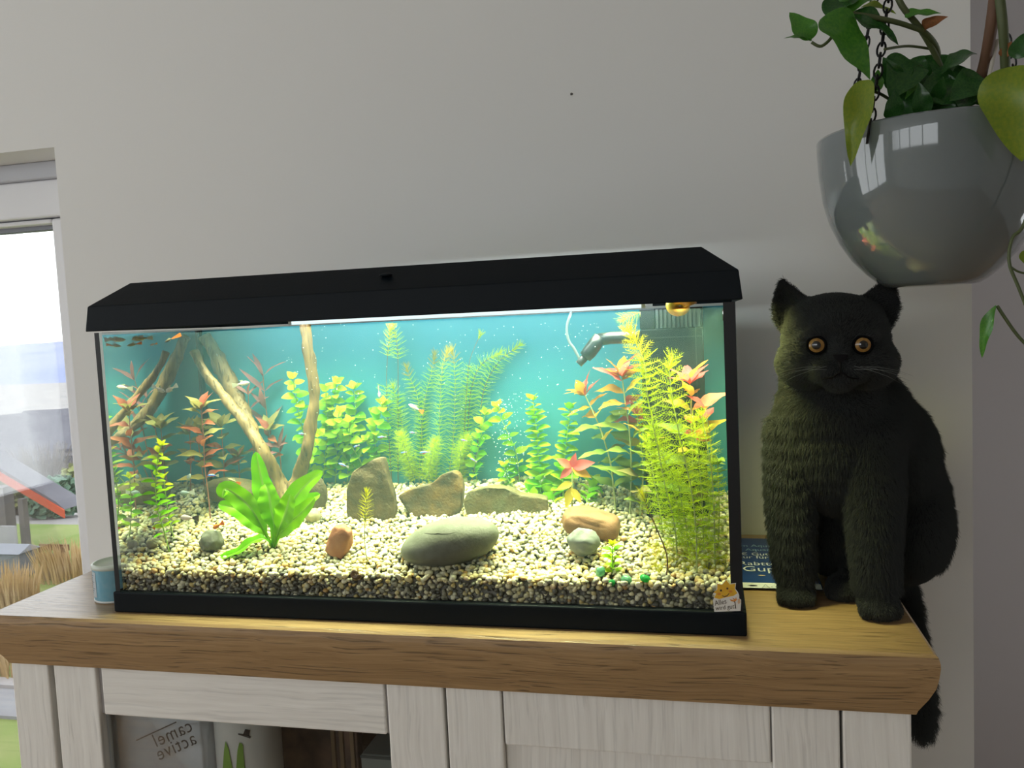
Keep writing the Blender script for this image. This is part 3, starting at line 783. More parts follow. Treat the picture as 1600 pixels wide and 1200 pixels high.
PAL = np.array([(0.84, 0.79, 0.60), (0.80, 0.70, 0.42), (0.86, 0.83, 0.72), (0.72, 0.57, 0.26), (0.58, 0.57, 0.46), (0.58, 0.36, 0.15), (0.34, 0.33, 0.28), (0.13, 0.13, 0.12), (0.74, 0.58, 0.42)])
PAL = PAL * np.array([0.84, 0.80, 0.64])
PW = np.array([0.24, 0.19, 0.16, 0.10, 0.12, 0.045, 0.085, 0.05, 0.04])
def gravel_mesh():
    pos = []
    ys_ = np.arange(0.0135, 0.2235, 0.0046)
    for y in ys_:
        for x in np.arange(0.0125, 0.798, 0.0056):
            xx = x + RNG.uniform(-.0028, .0028); yy = min(0.2228, max(0.0125, y + RNG.uniform(-.0023, .0023)))
            pos.append((xx, yy, gz(xx, yy) + RNG.uniform(-.0022, .0012), 1.0 if yy > .03 else 1.12))
    for z in np.arange(0.012, 0.056, 0.0046):            # the face against the front glass
        for x in np.arange(0.0125, 0.798, 0.0056):
            xx = x + RNG.uniform(-.0028, .0028)
            if z < gz(xx, 0.0125) - .001:
                pos.append((xx, 0.0128 + RNG.uniform(0, .0012), z + RNG.uniform(-.0022, .0022), 0.95))
    pos = np.array(pos)
    n = len(pos)
    BV, BF = ico(2)
    k = len(BV)
    r = RNG.uniform(0.0022, 0.0041, n) * pos[:, 3]
    sc = np.stack([r * RNG.uniform(0.85, 1.35, n), r * RNG.uniform(0.8, 1.2, n), r * RNG.uniform(0.6, 0.95, n)], 1)
    a = RNG.uniform(0, 2 * PI, n); bt = RNG.normal(0, 0.45, n); ct = RNG.normal(0, 0.45, n)
    def rot(ax, t):
        c, s = np.cos(t), np.sin(t); o = np.zeros(n); i = np.ones(n)
        if ax == 2: return np.stack([np.stack([c, -s, o], 1), np.stack([s, c, o], 1), np.stack([o, o, i], 1)], 1)
        if ax == 0: return np.stack([np.stack([i, o, o], 1), np.stack([o, c, -s], 1), np.stack([o, s, c], 1)], 1)
        return np.stack([np.stack([c, o, s], 1), np.stack([o, i, o], 1), np.stack([-s, o, c], 1)], 1)
    Rm = rot(0, bt) @ rot(1, ct) @ rot(2, a)
    lump = 1 + 0.16 * np.sin(BV[None, :, 0] * 3 + RNG.uniform(0, 6, n)[:, None]) * np.sin(BV[None, :, 1] * 3 + RNG.uniform(0, 6, n)[:, None])
    P = BV[None] * lump[:, :, None] * sc[:, None, :]
    P = np.einsum('nij,nkj->nki', Rm, P) + pos[:, None, :3]
    P[:, :, 1] = np.clip(P[:, :, 1], 0.0098, 0.2255); P[:, :, 0] = np.clip(P[:, :, 0], 0.0098, W - 0.0098)
    Fa = (BF[None] + (np.arange(n) * k)[:, None, None]).reshape(-1, 3)
    ci = RNG.choice(len(PAL), n, p=PW / PW.sum())
    low = (pos[:, 1] < 0.0145) & (pos[:, 2] < 0.046) & (RNG.random(n) < 0.55)      # dark stones low at the glass, made more numerous to stand in for shade
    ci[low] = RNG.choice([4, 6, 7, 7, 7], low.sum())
    colr = PAL[ci] * RNG.uniform(0.8, 1.12, (n, 1))
    # a dark bed under the pebbles
    gx = np.linspace(0.0098, W - 0.0098, 120); gy = np.linspace(0.0150, 0.2255, 40)
    BVv = np.array([(x, y, gz(x, y) - 0.004) for y in gy for x in gx]); base = len(P.reshape(-1, 3))
    tri = []
    for j in range(39):
        for i in range(119):
            q = j * 120 + i
            tri += [(q, q + 1, q + 121), (q, q + 121, q + 120)]
    front = [];
    nb = len(BVv)
    fv = np.array([(x, 0.0150, 0.010) for x in gx])
    for i in range(119):
        tri += [(nb + i, nb + i + 1, i + 1), (nb + i, i + 1, i)]
    Vall = np.concatenate([P.reshape(-1, 3), BVv, fv]); Fall = np.concatenate([Fa, np.array(tri) + base])
    me = np_mesh('gravel', Vall, Fall)
    ca = me.color_attributes.new('Col', 'FLOAT_COLOR', 'POINT')
    c4 = np.ones((len(Vall), 4), np.float32); c4[:base, :3] = np.repeat(colr, k, 0); c4[base:, :3] = (0.12, 0.105, 0.075)
    ca.data.foreach_set('color', c4.ravel())
    me.polygons.foreach_set('use_smooth', [True] * len(me.polygons))
    return me
m, N, L = _new('gravel_mix'); pbs = N['Principled BSDF']; pbs.inputs['Roughness'].default_value = 0.45
an = N.new('ShaderNodeAttribute'); an.attribute_name = 'Col'
nz = N.new('ShaderNodeTexNoise'); nz.inputs['Scale'].default_value = 600; tc = N.new('ShaderNodeTexCoord'); L.new(tc.outputs['Object'], nz.inputs['Vector'])
mr = N.new('ShaderNodeMapRange'); mr.inputs[3].default_value = 0.75; mr.inputs[4].default_value = 1.2; L.new(nz.outputs['Fac'], mr.inputs[0])
hs = N.new('ShaderNodeHueSaturation'); L.new(mr.outputs[0], hs.inputs['Value']); L.new(an.outputs['Color'], hs.inputs['Color'])
L.new(hs.outputs[0], pbs.inputs['Base Color'])
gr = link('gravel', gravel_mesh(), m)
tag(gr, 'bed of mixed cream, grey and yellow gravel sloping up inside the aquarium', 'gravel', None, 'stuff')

# ------------------------------------------------------------------ filter, outlet, air hose
FG = mat('filter_grey', (0.0135, 0.0165, 0.018), 0.5, 0.12)
FD = mat('filter_dark', (0.012, 0.014, 0.016), 0.5)
FIL = thing('aquarium_filter', (0.73, 0.19, 0.05), 'dark grey box filter with slotted top in the right rear corner of the tank', 'filter')
fy = 0.150
fx0, fx1 = at(1003, 600, fy).x, at(1101, 600, fy).x
gx0, gx1 = at(1023, 490, fy).x, at(1105, 490, fy).x - 0.008
gz0, gz1 = at(1050, 513, fy).z, 0.3665
b = MB()
b.box((fx0, fy, 0.05), (fx1, 0.2255, gz0)); b.box((fx0, fy, gz0), (gx0, 0.2255, 0.3675)); b.box((gx1, fy, gz0), (fx1, 0.2255, 0.3675)); b.box((gx0, fy + .008, gz0), (gx1, 0.2255, 0.3675))
bevel(b.build('housing', FG, FIL), 0.0015)
b = MB()
for k in range(11):
    x = gx0 + (gx1 - gx0) * (k + 0.5) / 11
    b.box((x - .0015, fy - .0004, gz0 + .001), (x + .0015, fy + .008, gz1))
b.build('grille', mat('filter_bars', (0.045, 0.055, 0.058), 0.5, 0.2), FIL)
MB().box((gx0 + .0005, fy + .0072, gz0 + .0005), (gx1 - .0005, fy + .0079, gz1)).build('grille_recess', FD, FIL)
MB().box((fx0 + .006, fy - .0008, gz0 - .012), (gx1, fy - .0002, gz0 - .0105)).build('moulded_line', FD, FIL)
MB().box((fx1 - .010, fy - .0008, 0.06), (fx1 - .0085, fy - .0002, 0.36)).build('moulded_line', FD, FIL)
PIPE = mat('pipe_black', (0.0088, 0.0108, 0.0136), 0.35)
py_ = 0.172
pp = [at(1006, 528, py_), at(985, 527, py_), at(955, 528, py_), at(934, 531, py_)]
NZ = thing('outlet_nozzle', (fx0, py_, pp[0].z), 'black bent outlet nozzle reaching left from the filter box', 'nozzle')
MB().tube(pp, 0.0082, 18).build('pipe', PIPE, NZ, True)
e = [at(938, 526, py_ - .001), at(930, 538, py_ - .002), at(921, 550, py_ - .003), at(914, 558, py_ - .004)]
MB().tube(e, [0.0084, 0.0096, 0.0098, 0.0085], 18).build('elbow', PIPE, NZ, True)
MB().tube([at(916, 556, py_ - .004), at(904, 569, py_ - .006)], [0.0055, 0.005], 16).build('jet_tip', mat('pipe_grey', (0.045, 0.05, 0.06), 0.35), NZ, True)
HOSE = mat('clear_hose', (0.279, 0.3375, 0.351), 0.15, 0.7, transl=0.5)
hp_ = [at(*q, 0.168) for q in ((894, 484), (890, 495), (886, 508), (886, 522), (890, 535), (896, 543), (901, 552), (905, 560))]
def catmull(P, n=8):
    P = [Vector(p) for p in P]; out = []
    for i in range(len(P) - 1):
        p0, p1, p2, p3 = P[max(i - 1, 0)], P[i], P[i + 1], P[min(i + 2, len(P) - 1)]
        for k in range(n):
            t = k / n
            out.append(0.5 * ((2 * p1) + (p2 - p0) * t + (2 * p0 - 5 * p1 + 4 * p2 - p3) * t * t + (3 * p1 - p0 - 3 * p2 + p3) * t ** 3))
    out.append(P[-1]); return out
ho = MB().tube(catmull(hp_, 6), 0.0018, 10).build('air_hose', HOSE, None, True)
tag(ho, 'thin clear air hose hanging into the water above the outlet nozzle', 'hose')

# ------------------------------------------------------------------ stones
def stonemat(name, c, c2, vs_=60, bump=0.5, bs=200):
    return mat(name, c, 0.7, 0.3, var=c2, vscale=vs_, bump=bump, bscale=bs)
ST_BROWN = stonemat('stone_brown', (0.1023, 0.06975, 0.03023), (0.0558, 0.03952, 0.0186), 70, 0.8, 260)
ST_ORANGE = stonemat('stone_ochre', (0.1395, 0.07905, 0.02092), (0.06045, 0.0465, 0.02325), 45, 0.8, 260)
ST_OLIVE = stonemat('stone_olive', (0.07905, 0.06975, 0.0279), (0.1162, 0.0837, 0.03255), 50, 0.8, 260)
ST_GREY = stonemat('stone_grey_green', (0.124, 0.1271, 0.0899), (0.155, 0.155, 0.1178), 90, 0.25, 300)
ST_RED = stonemat('stone_red', (0.315, 0.12, 0.06), (0.375, 0.18, 0.0975), 40, 0.3, 250)
ST_REDB = stonemat('stone_red_brown', (0.195, 0.09, 0.0375), (0.2475, 0.1275, 0.06), 36, 0.35, 260)
ST_PALE = stonemat('stone_pale', (0.1733, 0.189, 0.1575), (0.2415, 0.2468, 0.21), 40, 0.3, 180)
ST_DARK = stonemat('stone_dark', (0.17, 0.15, 0.10), (0.24, 0.20, 0.12), 50, 0.6, 200)
def ppm(y): return 1 / scale_at(y)
def slab(name, outline, y, th, m, label, seed, amp=0.0022, bev=0.003):
    """a flat split stone: photographed outline at its own depth, given thickness, rounded and roughened"""
    pts = [at(px, py, y) for px, py in outline]
    bm = bmesh.new()
    n = len(pts)
    fr = [bm.verts.new((p.x, y + 0.004 * mnoise.noise((p.x * 40, p.z * 40, seed)), p.z)) for p in pts]
    cx = sum(p.x for p in pts) / n; cz = sum(p.z for p in pts) / n
    bk = [bm.verts.new((cx + (p.x - cx) * 0.9, y + th, cz + (p.z - cz) * 0.92)) for p in pts]
    bm.faces.new(fr); bm.faces.new(list(reversed(bk)))
    for k in range(n): bm.faces.new((fr[k], bk[k], bk[(k + 1) % n], fr[(k + 1) % n]))
    bmesh.ops.recalc_face_normals(bm, faces=bm.faces)
    bmesh.ops.bevel(bm, geom=[e for e in bm.edges], offset=bev, segments=2, affect='EDGES', profile=0.5)
    bmesh.ops.triangulate(bm, faces=bm.faces)
    bmesh.ops.subdivide_edges(bm, edges=[e for e in bm.edges if e.calc_length() > 0.006], cuts=2, use_grid_fill=True)
    bmesh.ops.triangulate(bm, faces=bm.faces)
    bmesh.ops.subdivide_edges(bm, edges=[e for e in bm.edges if e.calc_length() > 0.006], cuts=1, use_grid_fill=True)
    for v in bm.verts:
        p = v.co
        d = mnoise.noise(p * 45 + Vector((seed, 0, 0))) + 0.5 * mnoise.noise(p * 110 + Vector((seed, 3, 0)))
        v.co = p + Vector((0.5, -1, 0.6)) * d * amp
    me = bpy.data.meshes.new(name); bm.to_mesh(me); bm.free()
    o = link(name, me, m, None, True)
    try: me.set_sharp_from_angle(angle=math.radians(50))
    except Exception: pass
    return tag(o, label, 'stone')
g1 = atg(578, 812); slab('stone', [(540, 800), (541, 765), (549, 738), (566, 727), (584, 716), (597, 713), (601, 730), (606, 752), (614, 775), (617, 802), (612, 826), (570, 826), (545, 822)], g1.y, 0.022, ST_BROWN, 'tall brown slab of rock standing upright in the gravel, tallest of all', 1)
g1 = atg(690, 806); slab('stone', [(620, 776), (638, 765), (672, 757), (690, 741), (706, 736), (716, 741), (723, 765), (721, 790), (718, 816), (680, 818), (640, 806)], g1.y, 0.026, ST_ORANGE, 'wedge shaped ochre topped rock right of the tall brown slab', 2)
g1 = atg(790, 802); slab('stone', [(722, 784), (730, 768), (762, 760), (788, 763), (800, 766), (810, 774), (836, 776), (857, 780), (858, 800), (850, 812), (770, 818), (728, 808)], g1.y, 0.026, ST_OLIVE, 'low flat olive rock behind the big grey pebble', 3)
def pebble(px, py, wpx, hpx, dy, m, label, seed, rot=0.0, amp=0.08, fr=1.6, up=0.0, dep=0.8, box=0.0, name='stone'):
    """px, py: middle of the stone in the photograph; its foot stands on the gravel"""
    g = atg(px, py + hpx * 0.42); y = max(g.y + dy, 0.0112 + wpx * scale_at(0.02) / 2 * dep)
    c = at(px, py, y); s = scale_at(y) * 1.0
    o = blob(name, (0, 0, 0), (wpx * s / 2, wpx * s / 2 * dep, hpx * s / 2), m, None, seed, amp, fr, 4, box)
    me = o.data
    me.transform(Matrix.Rotation(rot, 4, 'Y')); o.location = c
    return tag(o, label, 'stone')
BIG = pebble(703, 847, 172, 78, 0.012, ST_GREY, 'largest smooth grey green pebble lying at the front centre', 5, math.radians(-12), 0.05, 1.2, dep=0.55)
pebble(531, 846, 42, 62, 0.004, ST_RED, 'small upright reddish stone left of the front feathery sprig', 6, math.radians(26), 0.13, 2.0, dep=0.6, box=0.3)
pebble(924, 818, 94, 44, 0.012, ST_REDB, 'red brown stone resting on top of a pale stone', 7, math.radians(13), 0.12, 2.0, box=0.4)
pebble(911, 847, 52, 44, -0.004, ST_PALE, 'rounded pale grey stone propping up the red brown stone', 8, 0.1, 0.16, 2.0)
pebble(331, 846, 44, 40, 0.006, ST_GREY, 'small grey green stone left of the broad leaved plant', 9, 0.2, 0.18, 2.0)
pebble(237, 851, 20, 15, 0.0, ST_DARK, 'tiny dark stone beside the light green stems at left', 10, 0, 0.05)
pebble(366, 768, 116, 50, 0.004, ST_OLIVE, 'broad olive rock left of the foot of the driftwood', 12, 0.1, 0.10, 1.8, dep=0.45)
pebble(494, 770, 42, 62, 0.004, ST_BROWN, 'brown rock right of the foot of the driftwood', 13, -0.1, 0.10, 1.8, dep=0.5)
pebble(489, 806, 30, 24, 0.002, ST_DARK, 'little dark grey stone beside the driftwood foot', 14, 0.2, 0.08)
pebble(334, 901, 15, 14, 0.0, ST_OLIVE, 'tiny olive pebble lying close to the front glass at left', 15, 0.5, 0.08)
# a short dark crack in the largest pebble
bpy.context.view_layer.update()
crk = []
for px, py, w in ((663, 833, .2), (672, 834.2, .7), (680, 834.5, 1.0), (684, 834, 1.5), (690, 834.6, .8), (700, 834.2, .5), (712, 832, .15)):
    mi_ = BIG.matrix_world.inverted(); o_c = mi_ @ Vector(CAM); d_c = (mi_.to_3x3() @ Vector(_ray(px, py))).normalized()
    ok, loc, nr, _i = BIG.ray_cast(o_c, d_c)
    if ok:
        wp_ = BIG.matrix_world @ loc
        crk += [wp_ + Vector((0, -.0004, .0006 * w)), wp_ + Vector((0, -.0004, -.0006 * w))]
if len(crk) >= 4:
    MB().add(crk, [(k * 2, k * 2 + 2, k * 2 + 3, k * 2 + 1) for k in range(len(crk) // 2 - 1)]).build('crack', mat('crack_dark', (0.03, 0.03, 0.025), 0.9), BIG)
# a shell on the red stone, a ramshorn snail on the gravel
SHW = mat('shell_white', (0.70, 0.72, 0.68), 0.4)
g1 = atg(527, 862); c = at(525, 853, g1.y - 0.010)
mb = MB()
for k in range(10):
    pass
mb.lathe((0, 0, 0), [(0.0001, -.0075), (0.0014, -.006), (0.0030, -.003), (0.0042, 0.001), (0.0040, 0.004), (0.0022, 0.0065), (0.0002, 0.0078)], 14)
o = mb.build('shell', SHW, None, True); o.data.transform(Matrix.Rotation(0.5, 4, 'Y')); o.location = c
tag(o, 'small white shell stuck on the small reddish stone', 'shell')
SNB = mat('snail_brown', (0.06, 0.035, 0.02), 0.3, var=(0.22, 0.14, 0.06), vscale=120)
c = atg(555, 905) + Vector((0, .0015, 0.0065))
pts = []; rr = []
for k in range(40):
    a = -k * 0.32; R0 = 0.0052 * (1 - k / 44)
    pts.append(Vector((R0 * math.cos(a), -0.0012 * k / 40, R0 * math.sin(a)))); rr.append(0.0030 * (1 - k / 42) + .0003)
o = MB().tube(pts, rr, 10).build('ramshorn_snail', SNB, None, True); o.location = c
tag(o, 'dark brown coiled snail shell on the gravel near the front glass', 'snail')
# green glass nuggets
GLN = mat('green_glass', (0.05, 0.50, 0.12), 0.1, 0.8, transl=0.45)
GLP = mat('pale_green_glass', (0.25, 0.58, 0.34), 0.1, 0.8, transl=0.45)
for (px, py, w, h, mm, l) in ((938, 893, 15, 18, GLP, 'pale green glass nugget left of the little green sprig'), (956, 911, 11, 12, GLN, 'smallest bright green glass nugget, nearest the front glass'),
                           (979, 906, 18, 15, GLP, 'pale green glass nugget right of the smallest bright green one'), (1008, 904, 18, 12, GLN, 'bright green glass nugget farthest right on the gravel')):
    o = pebble(px, py, w, h, 0.0, mm, l, px, 0.4, 0.1, 1.5, name='glass_nugget'); o['category'] = 'glass nugget'; o['group'] = 'green glass nuggets'

# ------------------------------------------------------------------ driftwood
DW = wood('driftwood', (0.21, 0.126, 0.042, 1), (0.049, 0.028, 0.0112, 1), axis=2, fine=150, along=14, contrast=1.0, bump=1.0, pores=0.5)
gd = atg(462, 800)
DRW = thing('driftwood', gd, 'forked piece of brown driftwood with long bare branches in the left half of the tank', 'driftwood')
def branch(pts, rad, seed, name='branch', flat=0.8):
    P = catmull(pts, 9)
    n = len(P); R_ = np.interp(np.linspace(0, len(rad) - 1, n), range(len(rad)), rad)
    mb = MB().tube(P, list(R_), 16, True, flat=flat)
    for i, v in enumerate(mb.v):
        p = Vector(v); r_ = R_[min(i // 16, n - 1)]
        d = mnoise.noise(p * 60 + Vector((seed, 0, 0))) * 0.30 + mnoise.noise(Vector((p.x * 220, p.y * 220, p.z * 30)) + Vector((0, seed, 0))) * 0.22
        ax = P[min(i // 16, n - 1)]
        mb.v[i] = tuple(ax + (p - ax) * (1 + d))
    return mb.build(name, DW, DRW, True)
yb = gd.y
branch([at(303, 548, 0.172), at(313, 570, 0.170), at(328, 592, 0.166), at(352, 622, .160), at(388, 668, .152), at(412, 708, .145), at(436, 752, yb + .012), at(462, 800, yb), at(468, 815, yb)],
       [0.0062, 0.0066, 0.0070, 0.0072, 0.0086, 0.010, 0.0108, 0.0145, 0.017], 3)
branch([at(476, 480, 0.170), at(478, 520, .168), at(485, 570, .166), at(491, 615, .163), at(486, 660, .158), at(478, 705, .152), at(468, 742, yb + .016), at(462, 775, yb + .008), at(466, 812, yb + .003)],
       [0.0065, 0.0075, 0.0085, 0.008, 0.0085, 0.0085, 0.0095, 0.014, 0.018], 9)
branch([at(320, 524, 0.214), at(334, 548, .213), at(350, 580, .210), at(368, 618, .204), at(384, 650, .192), at(402, 690, .160)],
       [0.0085, 0.0105, 0.0115, 0.0115, 0.010, 0.007], 14)
branch([at(452, 770, yb + .006), at(466, 796, yb - .004), at(482, 824, yb - .010), at(487, 832, yb - .011)], [0.010, 0.009, 0.007, 0.004], 21, 'root')
branch([at(455, 775, yb + .01), at(448, 800, yb + .004), at(440, 822, yb)], [0.010, 0.009, 0.006], 25, 'root')
# ------------------------------------------------------------------ leaves and water plants
def leaf_profile(kind, t):
    if kind == 'round': return 0.40 * math.sin(PI * min(1, t ** 0.75)) ** 0.75 if 0 < t < 1 else 0.0
    if kind == 'oval': return 0.25 * math.sin(PI * t ** 0.85) ** 0.85 if 0 < t < 1 else 0.0
    if kind == 'lance': return 0.205 * math.sin(PI * t ** 0.75) ** 1.0 if 0 < t < 1 else 0.0
    if kind == 'blade': return 0.085 * math.sin(PI * t ** 0.8) ** 0.9 if 0 < t < 1 else 0.0
    if kind == 'heart':
        if t <= 0 or t >= 1: return 0.0
        return 0.42 * (math.sin(PI * t ** 0.62)) ** 0.75 * (1 - 0.22 * t)
    return 0.2
_leaf_cache = {}
def leaf_mesh(kind, m, droop=0.15, fold=0.25, wave=0.0, var=0, seg=7):
    key = (kind, m.name, droop, fold, wave, var)
    if key in _leaf_cache: return _leaf_cache[key]
    V = []; F = []; cols = [-1, -0.55, 0, 0.55, 1]
    for i in range(seg + 1):
        t = (i / seg) ** (1.7 if kind == 'heart' else 1.0)
        w = max(leaf_profile(kind, t), 0.012 if t < 1 else 0.001)
        for c in cols:
            z = -droop * t * t + fold * abs(c) * w + wave * w * math.sin(t * 11 + var * 2 + c * 2.0) * abs(c)
            V.append((c * w, t, z + 0.04 * math.sin(var * 1.7 + t * 3)))
    for i in range(seg):
        for c in range(4):
            a = i * 5 + c
            F.append((a, a + 1, a + 6, a + 5))
    me = bpy.data.meshes.new('leaf'); me.from_pydata(V, [], F); me.materials.append(m)
    me.polygons.foreach_set('use_smooth', [True] * len(F)); me.update()
    _leaf_cache[key] = me
    return me
def put_leaf(parent, ploc, me, root, d, nrm, size, name='leaf'):
    d = Vector(d).normalized(); nrm = Vector(nrm); nrm = nrm - d * nrm.dot(d)
    if nrm.length < 1e-5: nrm = d.orthogonal()
    nrm.normalize(); x = d.cross(nrm)
    o = bpy.data.objects.new(name, me); COL.objects.link(o); o.parent = parent
    Mx = Matrix.Identity(4)
    r = Vector(root) - ploc
    sx = size if not hasattr(size, '__len__') else size[0]
    sy = size if not hasattr(size, '__len__') else size[1]
    for i in range(3):
        Mx[i][0], Mx[i][1], Mx[i][2], Mx[i][3] = x[i] * sx, d[i] * sy, nrm[i] * sy, r[i]
    o.matrix_local = Mx
    return o
def clampy(p):
    p.y = min(max(p.y, 0.0125), 0.223); p.x = min(max(p.x, 0.011), W - 0.011); p.z = min(p.z, 0.366); return p
def px_path(pix, y0=None, y1=None):
    """first pixel is where the stem leaves the gravel; the stem leans from depth y0 to y1"""
    r = atg(*pix[0])
    a = r.y if y0 is None else y0
    c = a if y1 is None else y1
    pts = [r]
    for k, q in enumerate(pix[1:]):
        t = (k + 1) / (len(pix) - 1)
        pts.append(at(q[0], q[1], a + (c - a) * t))
    return pts
def walk(P, step):
    """points every step along polyline with tangents"""
    out = []; d = 0; nxt = 0; tot = sum((b - a).length for a, b in zip(P, P[1:]))
    for a, b in zip(P, P[1:]):
        L_ = (b - a).length
        while nxt <= d + L_ and L_ > 0:
            out.append((a + (b - a) * ((nxt - d) / L_), (b - a).normalized(), nxt / tot)); nxt += step
        d += L_
    return out
def stem_plant(name, label, cat, group, pts, stem_m, sr, step, start, leaf, size, per=2, el=25, turn=90, seed=0, crown=4, name_leaf='leaf', side=None, jit=0.2, crown_size=1.0):
    """leaf(t, rg) -> leaf mesh; size(t) metres"""
    rg = random.Random(seed)
    P = catmull(pts, 6)
    root = pts[0]
    t_ = thing(name, root, label, cat, group); ploc = Vector(root)
    MB().tube([P[0] - Vector((0, 0, .006))] + P, [sr * 1.1] + list(np.linspace(sr, sr * 0.65, len(P))), 6).build('stem', stem_m, t_, True)
    ang = rg.uniform(0, 360)
    for p, T, t in walk(P, step):
        if t < start or t > 0.97: continue
        A = T.cross(Vector((0, 1, 0))).normalized(); B = T.cross(A)
        ang += turn + rg.uniform(-12, 12)
        for k in range(per):
            a = math.radians(ang + 360 * k / per + rg.uniform(-10, 10))
            out = A * math.cos(a) + B * math.sin(a) * 0.85
            e = math.radians(el + rg.uniform(-14, 14))
            d = out * math.cos(e) + T * math.sin(e)
            s = size(t) * (1 + rg.uniform(-jit, jit))
            tip = p + d * s * 1.05
            if tip.y > 0.220 or tip.y < 0.0115 or tip.x < 0.0105 or tip.x > W - 0.0105:
                d = Vector((d.x if 0.0105 < tip.x < W - .0105 else -d.x * .5, -d.y * 0.4 if not (0.0115 <= tip.y <= 0.220) else d.y, d.z)); d.normalize()
                if (p + d * s).y > 0.221: d.y = min(d.y, (0.220 - p.y) / s)
            put_leaf(t_, ploc, leaf(t, rg), p + out * sr, d, T + Vector((0, -0.55, 0)), s, name_leaf)
    tip, T = P[-1], (P[-1] - P[-2]).normalized()
    A = T.cross(Vector((0, 1, 0))).normalized(); B = T.cross(A)
    for k in range(crown):
        a = 2 * PI * k / crown + ang
        out = A * math.cos(a) + B * math.sin(a) * 0.8
        e = math.radians(38 + (k % 2) * 22)
        d = out * math.cos(e) + T * math.sin(e); sz_ = size(1.0) * crown_size * rg.uniform(.85, 1.1)
        en = tip + d * sz_ * 1.05
        if en.y > 0.220: d.y = max(-.3, (0.219 - tip.y) / sz_)
        if en.y < 0.0115: d.y = abs(d.y) * .5
        if en.x > W - .012: d.x = (W - .014 - tip.x) / sz_
        if en.x < .012: d.x = (.014 - tip.x) / sz_
        put_leaf(t_, ploc, leaf(1.0, rg), tip, d, T + Vector((0, -.3, 0)), sz_, name_leaf)
    return t_

def lm(name, c, c2=None, tr=0.4, rnd=0.12):
    return mat(name, c, 0.5, 0.15, var=c2, vscale=55, transl=tr, rnd=rnd)
L_BAC = lm('leaf_bright_green', (0.20, 0.52, 0.006)); L_BAC2 = lm('leaf_lime', (0.36, 0.58, 0.007)); L_BACY = lm('leaf_yellow_green', (0.52, 0.58, 0.012))
L_OLV = lm('leaf_olive', (0.20, 0.24, 0.06), (0.32, 0.20, 0.08)); L_RED = lm('leaf_red', (0.36, 0.055, 0.035), (0.26, 0.11, 0.05)); L_PUR = lm('leaf_purple', (0.22, 0.06, 0.09), (0.27, 0.13, 0.11))
L_PINK = lm('leaf_pink', (0.66, 0.085, 0.11), (0.66, 0.20, 0.12)); L_ORG = lm('leaf_orange', (0.576, 0.216, 0.0288), (0.5184, 0.3168, 0.036)); L_GRN = lm('leaf_mid_green', (0.1716, 0.2808, 0.039), (0.2496, 0.312, 0.0546)); L_ORY = lm('leaf_amber', (0.4464, 0.4176, 0.0432), (0.576, 0.3312, 0.0432))
S_GRN = mat('stem_green', (0.28, 0.42, 0.08), 0.6); S_OLV = mat('stem_olive', (0.30, 0.33, 0.12), 0.6); S_BRN = mat('stem_brown', (0.16, 0.09, 0.05), 0.6)
S_RED = mat('stem_red', (0.30, 0.12, 0.08), 0.6)

def bac(t, rg):
    m = L_BACY if (t > 0.93 and rg.random() < .5) else (L_BAC2 if rg.random() < .5 else L_BAC)
    return leaf_mesh('round', m, 0.2, 0.2, 0.0, rg.randint(0, 1))
def bacs(t, rg):
    m = L_BACY if t > 0.9 else (L_BAC2 if rg.random() < .6 else L_BAC)
    return leaf_mesh('oval', m, 0.2, 0.2, 0.0, rg.randint(0, 1))
PX = 1 / 1240.0         # metres per photo pixel inside the tank
G1 = 'bushy green stems left of centre'
stem_k = 0
def bacopa(label, group, pix, step=13, size=16, y1=None, start=0.12, leaf=bac, seed=0, crown=4, el=20, y0=None):
    s = size * PX
    return stem_plant('round_leaved_stem', label, 'water plant', group, px_path(pix, y0, y1), S_GRN, 0.0009, step * PX, start, leaf, lambda t: s * (1.0 if t < .9 else .8), 2, el, 90, seed, crown)
# left front stems
bacopa('tall light green leafy stem with a dense tip in the left front corner', None, [(264, 860), (257, 832), (246, 795), (243, 760), (245, 728), (251, 697)], 10, 19, leaf=bacs, seed=2, crown=6)
bacopa('short light green stem leaning behind the tall dense tipped one at left', None, [(272, 842), (264, 810), (259, 775), (256, 748)], 12, 19, leaf=bacs, seed=3, crown=4)
# green bush left of centre
for k, (pix, sz, lab) in enumerate((
    ([(488, 752), (482, 710), (470, 660), (462, 620), (458, 592)], 20, 'green stem partly hidden behind the upright driftwood branch'),
    ([(505, 752), (508, 715), (513, 670), (510, 635), (509, 612)], 21, 'green round leaved stem just right of the upright driftwood branch'),
    ([(524, 752), (526, 710), (520, 665), (522, 625), (526, 600)], 21, 'green round leaved stem whose tip stands third from the upright branch'),
    ([(543, 752), (545, 715), (552, 680), (555, 640), (553, 608)], 22, 'tallest green round leaved stem in the bush left of the brown slab'),
    ([(556, 745), (548, 712), (530, 685), (525, 668), (530, 645)], 19, 'green stem bending left in the middle of the bush'),
    ([(575, 742), (560, 715), (548, 692), (546, 660)], 19, 'short green stem behind the tip of the brown slab'),
    ([(592, 735), (588, 705), (585, 680), (592, 655), (598, 632)], 22, 'green round leaved stem right above the tall brown slab'),
    ([(600, 735), (590, 715), (578, 700), (573, 688)], 17, 'low yellow green stem leaning over the brown slab'),
    ([(472, 752), (478, 725), (490, 700), (498, 680)], 17, 'low green stem crossing behind the driftwood'))):
    bacopa(lab, G1, pix, 13, sz * 1.08, seed=20 + k, y1=0.185 + 0.008 * (k % 4), start=0.06)
